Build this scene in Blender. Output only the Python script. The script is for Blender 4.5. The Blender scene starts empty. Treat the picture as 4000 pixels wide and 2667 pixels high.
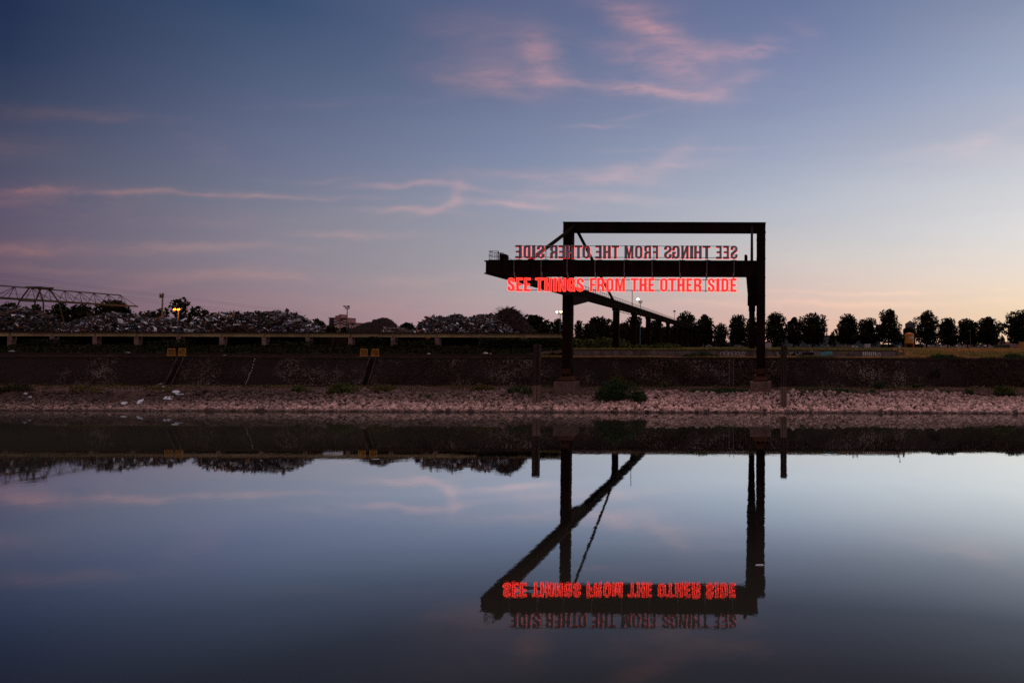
import bpy, math, random
import numpy as np
from mathutils import Vector, Matrix
random.seed(7); RNG = np.random.default_rng(7)
sc = bpy.context.scene

# ------------------------------------------------------------------ camera
FPX, PX, HOR = 2667.0, 2937.0, 1351.0          # focal length, vanishing column and horizon row of the photograph (4000 px wide)
TH, RO = math.radians(1.7), 0.0028
PY = HOR - FPX * math.tan(TH)
CAM = Vector((0.0, 0.0, 8.0))
CM = Matrix.Rotation(math.pi/2 + TH, 4, 'X') @ Matrix.Rotation(RO, 4, 'Z')
cd = bpy.data.cameras.new('camera'); cam = bpy.data.objects.new('camera', cd)
sc.collection.objects.link(cam); sc.camera = cam
cd.sensor_width = 36.0; cd.lens = 36.0 * FPX / 4000.0
cd.shift_x = (2000.0 - PX) / 4000.0; cd.shift_y = -(1333.5 - PY) / 4000.0
cd.clip_start = 0.3; cd.clip_end = 6000.0
cam.matrix_world = Matrix.Translation(CAM) @ CM

def ray(px, py):
    v = CM.to_3x3() @ Vector(((px-PX)/FPX, -(py-PY)/FPX, -1.0))
    return v / v.y
def P(px, py, Y): return CAM + ray(px, py) * Y
def XZ(px, py, Y):
    p = P(px, py, Y); return p.x, p.z
def ZP(py, Y, px=2900.0): return P(px, py, Y).z
def XP(px, Y, py=1350.0): return P(px, py, Y).x

# ------------------------------------------------------------------ world: dusk sky with thin pink cirrus
def lin(c):
    return tuple(((v/255.0)/12.92 if v/255.0 <= 0.04045 else ((v/255.0+0.055)/1.055)**2.4) for v in c)
W = bpy.data.worlds.new('World'); sc.world = W; W.use_nodes = True
nt = W.node_tree; nt.nodes.clear()
class NB:
    def __init__(s, nt): s.nt = nt
    def n(s, t, **k):
        o = s.nt.nodes.new(t)
        for a, b in k.items(): setattr(o, a, b)
        return o
    def put(s, sock, v):
        if isinstance(v, bpy.types.NodeSocket): s.nt.links.new(v, sock)
        elif v is not None: sock.default_value = v
    def m(s, op, a, b=None, c=None, clamp=False):
        o = s.n('ShaderNodeMath', operation=op, use_clamp=clamp)
        s.put(o.inputs[0], a)
        if b is not None: s.put(o.inputs[1], b)
        if c is not None: s.put(o.inputs[2], c)
        return o.outputs[0]
    def mix(s, f, a, b, bt='MIX'):
        o = s.n('ShaderNodeMix', data_type='RGBA', blend_type=bt)
        s.put(o.inputs[0], f); s.put(o.inputs[6], a); s.put(o.inputs[7], b)
        return o.outputs[2]
    def mr(s, v, a, b, c=0.0, d=1.0, smooth=False):
        o = s.n('ShaderNodeMapRange', interpolation_type='SMOOTHSTEP' if smooth else 'LINEAR')
        for i, x in enumerate((v, a, b, c, d)): s.put(o.inputs[i], x)
        return o.outputs[0]
    def ramp(s, v, stops, interp='LINEAR'):
        o = s.n('ShaderNodeValToRGB'); r = o.color_ramp; r.interpolation = interp
        while len(r.elements) < len(stops): r.elements.new(0.5)
        for e, (p, c) in zip(r.elements, stops):
            e.position = p; e.color = (c[0], c[1], c[2], 1)
        s.put(o.inputs[0], v); return o.outputs[0]
    def noise(s, vec, scale, detail=3.0, rough=0.5, dist=0.0):
        o = s.n('ShaderNodeTexNoise')
        s.put(o.inputs['Vector'], vec); s.put(o.inputs['Scale'], scale); s.put(o.inputs['Detail'], detail)
        s.put(o.inputs['Roughness'], rough); s.put(o.inputs['Distortion'], dist)
        return o
    def comb(s, x, y, z):
        o = s.n('ShaderNodeCombineXYZ'); s.put(o.inputs[0], x); s.put(o.inputs[1], y); s.put(o.inputs[2], z); return o.outputs[0]
w = NB(nt)
tc = w.n('ShaderNodeTexCoord'); sep = w.n('ShaderNodeSeparateXYZ'); nt.links.new(tc.outputs['Generated'], sep.inputs[0])
DX, DY, DZ = sep.outputs
az = w.m('ARCTAN2', DX, DY)
el = w.m('ARCSINE', w.m('MAXIMUM', DZ, 0.0))
SKY = {   # sRGB by photo column: (row, colour)
 -900: [(0,(24,34,60)),(300,(34,43,70)),(600,(50,56,84)),(900,(66,62,84)),(1150,(76,64,84)),(1340,(74,58,78))],
 0:    [(0,(35,48,80)),(200,(42,56,86)),(400,(58,68,94)),(600,(76,80,103)),(800,(88,84,108)),(1000,(101,88,106)),(1200,(105,84,102)),(1345,(103,80,98))],
 1000: [(0,(56,77,110)),(300,(81,95,124)),(600,(102,110,138)),(800,(120,123,141)),(1000,(137,130,142)),(1200,(144,121,131)),(1345,(144,112,122))],
 2000: [(0,(90,102,137)),(350,(104,117,149)),(600,(126,138,166)),(800,(147,153,172)),(1000,(164,161,168)),(1130,(174,163,166)),(1345,(188,148,150))],
 3100: [(0,(105,118,156)),(300,(126,139,173)),(600,(158,168,191)),(800,(183,189,201)),(1000,(204,199,197)),(1150,(217,193,183)),(1345,(228,176,156))],
 4000: [(0,(134,146,173)),(300,(161,172,196)),(500,(182,186,200)),(700,(206,208,213)),(900,(222,220,219)),(1050,(235,222,209)),(1200,(240,215,185)),(1345,(241,203,160))],
 5200: [(0,(165,172,190)),(400,(205,208,212)),(800,(238,228,212)),(1150,(250,215,175)),(1345,(250,200,145))],
}
cols = []
for px in sorted(SKY):
    st = []
    for py, c in reversed(SKY[px]):
        r = ray(px, py); e = math.asin(r.z / r.length)
        st.append((min(max(e / 0.9, 0.0), 1.0), lin(c)))
    st[0] = (0.0, st[0][1])
    topc = st[-1][1]
    st.append((0.75, tuple(0.55*a + 0.45*b for a, b in zip(topc, (0.05, 0.075, 0.15)))))
    r = ray(px, 1200); a = math.atan2(r.x, r.y)
    cols.append((a, w.ramp(w.m('DIVIDE', el, 0.9), st)))
skyc = cols[0][1]
for (a0, c0), (a1, c1) in zip(cols, cols[1:]):
    skyc = w.mix(w.mr(az, a0, a1), skyc, c1)
# cirrus: soft streaks laid out over the sky in direction space, broken up by stretched noise
py_ = w.m('MAXIMUM', DY, 0.2)
U = w.m('DIVIDE', DX, py_); V = w.m('DIVIDE', DZ, py_)
uv = w.comb(U, V, 0.0)
wn = w.noise(uv, 5.0, 4.0, 0.6)
wsep = w.n('ShaderNodeSeparateXYZ'); nt.links.new(wn.outputs['Color'], wsep.inputs[0])
U2 = w.m('ADD', U, w.m('MULTIPLY', w.m('SUBTRACT', wsep.outputs[0], 0.5), 0.10))
V2 = w.m('ADD', V, w.m('MULTIPLY', w.m('SUBTRACT', wsep.outputs[1], 0.5), 0.045))
streak = w.noise(w.comb(w.m('MULTIPLY', U2, 9.0), w.m('MULTIPLY', V2, 40.0), 3.0), 1.0, 7.0, 0.66)
wisp = w.noise(w.comb(w.m('MULTIPLY', U2, 3.5), w.m('MULTIPLY', V2, 7.0), 8.0), 1.0, 5.0, 0.6, 0.6)
sm = w.m('ADD', w.mr(streak.outputs[0], 0.38, 0.66, 0.0, 0.62), w.mr(wisp.outputs[0], 0.36, 0.66, 0.0, 0.62))
CLOUDS = [ # px, py, rx, ry, tilt degrees (down to the right positive), strength
 (2120,240,110,80,60,.5),(2080,170,80,90,20,.25),(1900,300,260,70,8,.45),(1960,350,120,30,15,.3),(1900,130,260,90,10,.2),(2500,80,150,60,38,.5),(2620,170,150,42,30,.45),(2530,235,230,42,20,.5),
 (2860,212,190,26,-4,.6),(2960,190,110,30,-22,.4),(2400,340,330,24,5,.75),(2640,362,190,24,4,.4),(2860,330,150,30,-22,.4),(2620,280,420,130,0,.26),
 (2520,30,200,60,10,.2),(3125,105,70,30,20,.2),(2330,500,140,9,-3,.4),(2500,445,110,11,-14,.35),
 (2620,620,110,40,-40,.38),(2480,670,300,36,-7,.48),(2200,705,330,24,2,.45),(2700,585,420,14,-3,.22),(2300,775,330,22,4,.48),(2080,805,220,14,6,.4),(2000,690,300,22,0,.2),
 (3880,530,230,36,-24,.30),(3640,590,180,26,-10,.22),(3900,590,160,50,-10,.15),
 (1570,728,170,13,-1,.75),(1600,828,180,12,2,.65),(1720,815,110,14,-16,.55),(1785,770,34,52,12,.45),(1860,745,160,14,6,.35),(1980,795,240,14,2,.3),
 (420,745,620,13,1,.6),(1000,760,420,8,2,.35),(60,765,420,50,0,.45),(1400,910,230,16,1,.42),(60,975,430,26,0,.55),(250,1052,360,20,2,.45),
 (1150,1082,560,28,0,.5),(450,1115,150,11,-5,.3),(700,960,600,22,0,.34),(600,850,700,40,0,.16),(1300,1180,700,40,0,.22),(3450,1138,520,9,0,.4),(3100,1183,800,14,0,.4),(2100,1090,300,20,0,.15),
 (480,460,240,24,6,.2),(180,430,260,30,0,.15),(790,590,140,50,18,.16),(0,560,260,50,0,.18),(1240,700,200,12,0,.2),(1400,400,500,20,-2,.08)]
acc = None
for (cx, cy, rx, ry, tilt, s) in CLOUDS:
    r = ray(cx, cy); t = math.radians(tilt); ca, sa = math.cos(t), math.sin(t)
    dx = w.m('SUBTRACT', U2, r.x); dz = w.m('SUBTRACT', V2, r.z)
    a = w.m('MULTIPLY_ADD', dz, -sa*FPX/rx, w.m('MULTIPLY', dx, ca*FPX/rx))
    b = w.m('MULTIPLY_ADD', dz, ca*FPX/ry, w.m('MULTIPLY', dx, sa*FPX/ry))
    d2 = w.m('MULTIPLY_ADD', b, b, w.m('MULTIPLY', a, a))
    g = w.m('MULTIPLY', w.m('EXPONENT', w.m('MULTIPLY', d2, -1.1)), s)
    acc = g if acc is None else w.m('ADD', acc, g)
mask = w.m('MULTIPLY', w.m('MULTIPLY', acc, sm), w.mr(DY, 0.2, 0.35))
mask = w.m('MINIMUM', mask, 1.0)
gain = w.mr(az, -0.85, -0.1, 0.68, 1.15)
addc = w.mix(w.mr(el, 0.0, 0.16), (0.24, 0.085, 0.01, 1), (0.36, 0.115, 0.035, 1))
skyc = w.mix(w.m('MULTIPLY', mask, gain), skyc, addc, 'ADD')
# broad unevenness so that the gradient is not perfectly smooth
bn = w.noise(w.comb(w.m('MULTIPLY', U, 2.0), w.m('MULTIPLY', V, 12.0), 0.0), 1.0, 4.0, 0.55)
skyc = w.mix(1.0, skyc, w.ramp(bn.outputs[0], [(0.3, (0.965, 0.975, 0.99)), (0.7, (1.045, 1.02, 1.01))]), 'MULTIPLY')
# the half of the sky behind the photographer, afterglow pink
back = w.ramp(el, [(0.0, (0.06, 0.042, 0.047)), (0.35, (0.10, 0.07, 0.075)), (0.75, (0.50, 0.37, 0.37)), (1.0, (1.15, 0.84, 0.83))])
skyc = w.mix(w.m('MAXIMUM', w.mr(DY, 0.25, -0.35, 0.0, 1.0, True), w.mr(el, 0.75, 1.15, 0.0, 1.0, True)), skyc, back)
bg = w.n('ShaderNodeBackground'); nt.links.new(skyc, bg.inputs[0]); bg.inputs[1].default_value = 1.0
out = w.n('ShaderNodeOutputWorld'); nt.links.new(bg.outputs[0], out.inputs[0])

# ------------------------------------------------------------------ sun: only a trace of glow left at the right horizon
sl = bpy.data.lights.new('sun', 'SUN'); sl.energy = 0.22; sl.angle = math.radians(14); sl.color = (1.0, 0.55, 0.38)
so = bpy.data.objects.new('sun', sl); sc.collection.objects.link(so)
so.rotation_euler = (math.radians(86), 0, math.radians(112))     # shines from low on the right
sc.view_settings.view_transform = 'Standard'; sc.view_settings.look = 'None'
sc.view_settings.exposure = 0.0; sc.view_settings.gamma = 1.0
sc.cycles.max_bounces = 5; sc.cycles.transparent_max_bounces = 4; sc.cycles.use_denoising = False
sc.cycles.sample_clamp_indirect = 1.5

# ------------------------------------------------------------------ materials
MATS = {}
def mat(name, col, rough=0.8, var=0.0, scale=1.0, col2=None, bump=0.0, bscale=8.0, metal=0.0, emit=None, es=1.0, attr=False, spec=0.3, stretch=(1,1,1)):
    if name in MATS: return MATS[name]
    m = bpy.data.materials.new(name); m.use_nodes = True
    t = m.node_tree; b = NB(t); p = t.nodes['Principled BSDF']
    p.inputs['Roughness'].default_value = rough; p.inputs['Metallic'].default_value = metal
    p.inputs['Specular IOR Level'].default_value = spec
    g = b.n('ShaderNodeNewGeometry')
    mp = b.n('ShaderNodeMapping'); mp.inputs['Scale'].default_value = stretch
    t.links.new(g.outputs['Position'], mp.inputs[0]); vec = mp.outputs[0]
    if attr:
        a = b.n('ShaderNodeVertexColor', layer_name='tint'); c = a.outputs[0]
        t.links.new(c, p.inputs['Base Color'])
    else:
        c1 = (*col, 1)
        if col2 is not None or var:
            c2 = (*col2, 1) if col2 is not None else tuple(min(1, v*(1-var)) for v in col) + (1,)
            nz = b.noise(vec, scale, 5.0, 0.65)
            t.links.new(b.mix(b.mr(nz.outputs[0], 0.35, 0.65), c1, c2), p.inputs['Base Color'])
        else: p.inputs['Base Color'].default_value = c1
    if bump:
        nz = b.noise(vec, bscale, 4.0, 0.6); bp = b.n('ShaderNodeBump'); bp.inputs['Strength'].default_value = bump
        t.links.new(nz.outputs[0], bp.inputs['Height']); t.links.new(bp.outputs[0], p.inputs['Normal'])
    if emit:
        p.inputs['Emission Color'].default_value = (*emit, 1); p.inputs['Emission Strength'].default_value = es
    MATS[name] = m; return m
STEEL = mat('rusty_dark_steel', (0.007,0.003,0.003), 0.85, col2=(0.016,0.0065,0.005), scale=0.9, bump=0.15, spec=0.03, stretch=(1,1,.3))
STEEL2 = mat('rusted_foot_steel', (0.04,0.018,0.014), 0.85, col2=(0.055,0.019,0.009), scale=1.6, spec=0.1)
RAIL = mat('thin_dark_iron', (0.018,0.012,0.012), 0.7, spec=0.1)
GALV = mat('galvanised_tube', (0.16,0.155,0.17), 0.5, spec=0.4)
CONC = mat('weathered_concrete', (0.16,0.11,0.10), 0.95, col2=(0.09,0.055,0.05), scale=1.3, bump=0.3, bscale=5, spec=0.1)
LEAF = mat('dark_foliage', (0.012,0.014,0.006), 0.9, col2=(0.022,0.020,0.008), scale=0.25, spec=0.05)
LEAF2 = mat('shrub_foliage', (0.045,0.065,0.018), 0.9, col2=(0.075,0.08,0.022), scale=0.5, spec=0.05)
LEAF3 = mat('ivy_foliage', (0.009,0.013,0.006), 0.9, col2=(0.022,0.022,0.010), scale=0.4, spec=0.05)
LEAF4 = mat('bank_foliage', (0.022,0.050,0.024), 0.9, col2=(0.04,0.06,0.022), scale=0.5, spec=0.05)
BARK = mat('bark', (0.02,0.015,0.012), 0.95, spec=0.05)
GREY = mat('letter_back_grey', (0.32,0.29,0.37), 0.6, var=0.25, scale=2.0, spec=0.25)
REDF = mat('letter_face_red', (0.45,0.04,0.05), 0.5, emit=(1.0,0.055,0.075), es=0.50)
NEON = mat('red_neon_tube', (0.8,0.1,0.1), 0.4, emit=(1.0,0.030,0.010), es=6.0)
NEON2 = mat('red_neon_rear', (0.8,0.1,0.1), 0.4, emit=(1.0,0.03,0.016), es=2.2)
def lamp_mat(name, c, s): return mat(name, c, 0.5, emit=c, es=s)

# ------------------------------------------------------------------ mesh helpers
def tag(o, label=None, cat=None, group=None, kind=None):
    if label: o['label'] = label
    if cat: o['category'] = cat
    if group: o['group'] = group
    if kind: o['kind'] = kind
    return o
def link(o): sc.collection.objects.link(o); return o
def empty(name, loc, label, cat, group=None):
    o = link(bpy.data.objects.new(name, None)); o.location = loc; o.empty_display_size = 0.3
    return tag(o, label, cat, group)
def wloc(o):
    l = Vector((0,0,0))
    while o is not None: l = l + o.location; o = o.parent
    return l
def mesh_np(name, v, f, m, parent=None, col=None, smooth=False, org=None):
    """v (n,3) world coordinates, f (k,c) faces of equal size; links one object"""
    v = np.asarray(v, dtype=np.float64); f = np.asarray(f, dtype=np.int32)
    if parent is not None: o0 = np.array(wloc(parent))
    elif org is not None: o0 = np.array(org, dtype=float)
    else: o0 = np.array([(v[:,0].min()+v[:,0].max())/2, (v[:,1].min()+v[:,1].max())/2, v[:,2].min()])
    me = bpy.data.meshes.new(name); n = len(v); k, c = f.shape
    me.vertices.add(n); me.vertices.foreach_set('co', (v - o0).astype(np.float32).ravel())
    me.loops.add(k*c); me.loops.foreach_set('vertex_index', f.ravel())
    me.polygons.add(k); me.polygons.foreach_set('loop_start', np.arange(0, k*c, c, dtype=np.int32))
    me.polygons.foreach_set('loop_total', np.full(k, c, dtype=np.int32))
    if smooth: me.polygons.foreach_set('use_smooth', np.ones(k, dtype=bool))
    if col is not None:
        ca = me.color_attributes.new('tint', 'FLOAT_COLOR', 'POINT')
        ca.data.foreach_set('color', np.hstack([col, np.ones((n,1))]).astype(np.float32).ravel())
    me.update(calc_edges=True); me.materials.append(m)
    o = link(bpy.data.objects.new(name, me)); o.location = o0 if parent is None else (0,0,0)
    if parent is not None: o.parent = parent
    return o
class MB:
    def __init__(s): s.v = []; s.f = []
    def add(s, vs, fs):
        b = len(s.v); s.v += [tuple(x) for x in vs]; s.f += [tuple(b+i for i in q) for q in fs]; return s
    def box(s, x0, x1, y0, y1, z0, z1):
        return s.add([(x0,y0,z0),(x1,y0,z0),(x1,y1,z0),(x0,y1,z0),(x0,y0,z1),(x1,y0,z1),(x1,y1,z1),(x0,y1,z1)],
              [(0,3,2,1),(4,5,6,7),(0,1,5,4),(1,2,6,5),(2,3,7,6),(3,0,4,7)])
    def frustum(s, c0, s0, c1, s1):
        a = [(c0[0]+i*s0[0]/2, c0[1]+j*s0[1]/2, c0[2]) for i, j in ((-1,-1),(1,-1),(1,1),(-1,1))]
        b = [(c1[0]+i*s1[0]/2, c1[1]+j*s1[1]/2, c1[2]) for i, j in ((-1,-1),(1,-1),(1,1),(-1,1))]
        return s.add(a+b, [(0,3,2,1),(4,5,6,7),(0,1,5,4),(1,2,6,5),(2,3,7,6),(3,0,4,7)])
    def tube(s, p, q, r, n=6, r2=None):
        p, q = Vector(p), Vector(q); d = (q-p)
        if d.length < 1e-6: return s
        d.normalize(); a = d.orthogonal().normalized(); b = d.cross(a); r2 = r if r2 is None else r2
        vs = []
        for c, rr in ((p, r), (q, r2)):
            for i in range(n):
                t = 2*math.pi*(i+.5)/n; vs.append(c + a*math.cos(t)*rr + b*math.sin(t)*rr)
        fs = [(i, (i+1)%n, n+(i+1)%n, n+i) for i in range(n)] + [tuple(range(n-1,-1,-1)), tuple(range(n, 2*n))]
        return s.add(vs, fs)
    def bar(s, p, q, w_, h):
        p, q = Vector(p), Vector(q); d = (q-p).normalized()
        u = Vector((0,0,1)); 
        if abs(d.z) > .95: u = Vector((0,1,0))
        sx = d.cross(u).normalized(); up = sx.cross(d)
        vs = [c + sx*i*w_/2 + up*j*h/2 for c in (p, q) for i, j in ((-1,-1),(1,-1),(1,1),(-1,1))]
        return s.add(vs, [(0,1,2,3),(7,6,5,4),(0,4,5,1),(1,5,6,2),(2,6,7,3),(3,7,4,0)])
    def path(s, pts, r, n=6):
        for a, b in zip(pts, pts[1:]): s.tube(a, b, r, n)
        return s
    def prism_x(s, x0, x1, yz):
        n = len(yz); vs = [(x0,y,z) for y, z in yz] + [(x1,y,z) for y, z in yz]
        return s.add(vs, [tuple(range(n)), tuple(range(2*n-1, n-1, -1))] + [(i, n+i, n+(i+1)%n, (i+1)%n) for i in range(n)])
    def prism_y(s, y0, y1, xz):
        n = len(xz); vs = [(x,y0,z) for x, z in xz] + [(x,y1,z) for x, z in xz]
        return s.add(vs, [tuple(range(n)), tuple(range(2*n-1, n-1, -1))] + [(i, (i+1)%n, n+(i+1)%n, n+i) for i in range(n)])
    def cyl(s, c, r, h, n=16, r2=None): return s.tube(c, (c[0],c[1],c[2]+h), r, n, r2)
    def build(s, name, m, parent=None, kind=None, smooth=False):
        v = np.array(s.v, dtype=float)
        if parent is not None: o0 = wloc(parent)
        else: o0 = Vector(((v[:,0].min()+v[:,0].max())/2, (v[:,1].min()+v[:,1].max())/2, v[:,2].min()))
        me = bpy.data.meshes.new(name); me.from_pydata((v - np.array(o0)).tolist(), [], s.f); me.materials.append(m)
        me.update()
        import bmesh
        bm = bmesh.new(); bm.from_mesh(me); bmesh.ops.recalc_face_normals(bm, faces=bm.faces); bm.to_mesh(me); bm.free()
        if smooth: me.polygons.foreach_set('use_smooth', [True]*len(me.polygons))
        o = link(bpy.data.objects.new(name, me)); o.location = o0 if parent is None else (0,0,0)
        if parent is not None: o.parent = parent
        if kind: o['kind'] = kind
        return o

# many small copies of one base shape merged in numpy
def rotmats(n, rng, full=True):
    q = rng.normal(size=(n,4)); q /= np.linalg.norm(q, axis=1)[:,None]
    a,b,c,d = q.T
    return np.stack([np.stack([1-2*(c*c+d*d), 2*(b*c-a*d), 2*(b*d+a*c)],1),
                     np.stack([2*(b*c+a*d), 1-2*(b*b+d*d), 2*(c*d-a*b)],1),
                     np.stack([2*(b*d-a*c), 2*(c*d+a*b), 1-2*(b*b+c*c)],1)],1)
def scatter(bv, bf, pos, scl, rng, rot=None, jit=0.0):
    n = len(pos); R = rotmats(n, rng) if rot is None else rot
    V = bv[None,:,:] * scl[:,None,:]
    if jit: V = V * (1 + rng.uniform(-jit, jit, size=(n, len(bv), 1)))
    V = np.einsum('nij,nkj->nki', R, V) + pos[:,None,:]
    F = bf[None] + (np.arange(n)*len(bv))[:,None,None]
    return V.reshape(-1,3), F.reshape(-1, bf.shape[1])
QUAD = (np.array([(-.5,-.5,0),(.5,-.5,0),(.5,.5,.12),(-.5,.5,0)],float), np.array([(0,1,2,3)]))
BOXV = np.array([(x,y,z) for z in (-.5,.5) for x,y in ((-.5,-.5),(.5,-.5),(.5,.5),(-.5,.5))], float)
BOXF = np.array([(0,3,2,1),(4,5,6,7),(0,1,5,4),(1,2,6,5),(2,3,7,6),(3,0,4,7)])
t_ = (1+5**.5)/2
ICOV = np.array([(-1,t_,0),(1,t_,0),(-1,-t_,0),(1,-t_,0),(0,-1,t_),(0,1,t_),(0,-1,-t_),(0,1,-t_),(t_,0,-1),(t_,0,1),(-t_,0,-1),(-t_,0,1)],float)/1.902
ICOF = np.array([(0,11,5),(0,5,1),(0,1,7),(0,7,10),(0,10,11),(1,5,9),(5,11,4),(11,10,2),(10,7,6),(7,1,8),(3,9,4),(3,4,2),(3,2,6),(3,6,8),(3,8,9),(4,9,5),(2,4,11),(6,2,10),(8,6,7),(9,8,1)])

# ------------------------------------------------------------------ the ground, the bank, the water
YW0, YW1, ZW0, ZW1 = 91.8, 94.0, 2.5, 6.4        # foot and top of the stone quay wall
UPZ = 7.4                                        # yard level on the right
def seg(pts, Y): return float(np.interp(Y, [p[0] for p in pts], [p[1] for p in pts]))
BANK = [(76,-3.0),(82.3,-.12),(86.6,2.05),(88.5,2.35),(YW0,ZW0)]
# bank sheet (riprap bed and the dirt terrace)
xs = np.linspace(-230, 130, 361); ys = np.concatenate([np.linspace(76, 82, 5), np.linspace(82.5, 92.2, 40)])
Xg, Yg = np.meshgrid(xs, ys); Zg = np.interp(Yg, [p[0] for p in BANK], [p[1] for p in BANK])
Zg += 0.10*np.sin(Xg*.31+Yg)*np.sin(Xg*.13+2) + RNG.normal(0, .03, Zg.shape)
nx, ny = len(xs), len(ys)
def gridf(nx, ny):
    i, j = np.meshgrid(np.arange(nx-1), np.arange(ny-1)); a = (j*nx+i).ravel()
    return np.stack([a, a+1, a+nx+1, a+nx], 1)
DIRT = mat('dark_bank_dirt', (0.030,0.020,0.018), 0.95, col2=(0.075,0.045,0.038), scale=0.5, bump=0.4, bscale=3, spec=0.05)
tag(mesh_np('bank', np.stack([Xg,Yg,Zg],-1).reshape(-1,3), gridf(nx,ny), DIRT, smooth=True), kind='structure')
def upz(X, Y):
    """height of the land behind the quay"""
    split = XP(2190, 100)
    right = np.where(Y < 97.8, 6.4 + 0.0*Y, UPZ)
    right2 = np.interp(Y, [94, 96, 99, 103], [6.4, 6.5, 7.15, 7.4])     # beyond the end of the graffiti wall the ground just slopes
    xe = XP(3499, 97.7)
    k = np.clip((X - xe)/1.5, 0, 1); r = right*(1-k) + right2*k
    left = np.interp(Y, [94, 97, 104, 107, 113.5, 114.5], [6.4, 6.5, 7.3, 7.6, 7.8, 9.9])
    q = np.clip((X - np.where(Y > 100, -0.279*Y, split) + 5)/7.0, 0, 1)
    return left*(1-q) + r*q
xs = np.concatenate([[-2500,-1200,-600,-350], np.linspace(-240, 130, 371), [180,260,500,1200,2500]])
ys = np.array([YW1+.1,YW1+.12,95,96,97,97.75,97.95,98.5,99.5,101,103,104.5,107,110,113.5,114.5,116,120,128,140,160,200,260,340,500,900,1800,3500])
Xg, Yg = np.meshgrid(xs, ys); Zg = upz(Xg, Yg) + np.where(Yg < 130, 1, 0)*RNG.normal(0, .03, Xg.shape)
Zg[Yg > 330] = UPZ - .1; Zg[0,:] = 5.6; Zg[1,:] = 6.4
GND = mat('dry_scrub_ground', (0.035,0.026,0.016), 0.95, col2=(0.07,0.04,0.024), scale=0.35, bump=0.3, bscale=4, spec=0.05)
tag(mesh_np('ground', np.stack([Xg,Yg,Zg],-1).reshape(-1,3), gridf(len(xs),len(ys)), GND), kind='structure')
# water: one wide sheet
def water():
    m = bpy.data.materials.new('harbour_water'); m.use_nodes = True; t = m.node_tree; t.nodes.clear(); b = NB(t)
    g = b.n('ShaderNodeNewGeometry'); pos = g.outputs['Position']
    mp = b.n('ShaderNodeMapping'); mp.inputs['Scale'].default_value = (1.0, 0.55, 1.0); t.links.new(pos, mp.inputs[0])
    n1 = b.noise(mp.outputs[0], 2.2, 3.0, 0.6); n2 = b.noise(pos, 0.35, 2.0, 0.5); n3 = b.noise(pos, 9.0, 2.0, 0.5)
    calm = b.mr(b.noise(pos, 0.05, 2.0, 0.5).outputs[0], 0.35, 0.65, 0.6, 1.3)
    h = b.m('ADD', b.m('MULTIPLY', n1.outputs[0], 0.0010), b.m('ADD', b.m('MULTIPLY', n2.outputs[0], 0.0028), b.m('MULTIPLY', n3.outputs[0], 0.0002)))
    bp = b.n('ShaderNodeBump'); bp.inputs['Strength'].default_value = 1.0; bp.inputs['Distance'].default_value = 1.0
    t.links.new(b.m('MULTIPLY', h, calm), bp.inputs['Height'])
    gl = b.n('ShaderNodeBsdfGlossy'); gl.inputs['Roughness'].default_value = 0.018; gl.inputs['Color'].default_value = (0.93,0.99,0.99,1)
    t.links.new(bp.outputs[0], gl.inputs['Normal'])
    df = b.n('ShaderNodeBsdfDiffuse'); df.inputs['Color'].default_value = (0.022,0.021,0.016,1)
    lw = b.n('ShaderNodeLayerWeight'); lw.inputs[0].default_value = 0.5
    R = [(0.0,.02),(0.5,.05),(0.577,.07),(0.65,.18),(0.708,.44),(0.758,.76),(0.81,1.0),(0.862,1.0),(0.895,.50),(1.0,.42)]
    f = b.ramp(lw.outputs['Facing'], [(a, (c,c,c)) for a, c in R])
    mx = b.n('ShaderNodeMixShader'); t.links.new(f, mx.inputs[0]); t.links.new(df.outputs[0], mx.inputs[1]); t.links.new(gl.outputs[0], mx.inputs[2])
    o = b.n('ShaderNodeOutputMaterial'); t.links.new(mx.outputs[0], o.inputs[0]); return m
wx = np.array([-600.,300.]); wy = np.array([-120.,83.5]); Xg, Yg = np.meshgrid(wx, wy)
tag(mesh_np('water', np.stack([Xg,Yg,0*Xg],-1).reshape(-1,3), gridf(2,2), water()), kind='structure')

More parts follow.
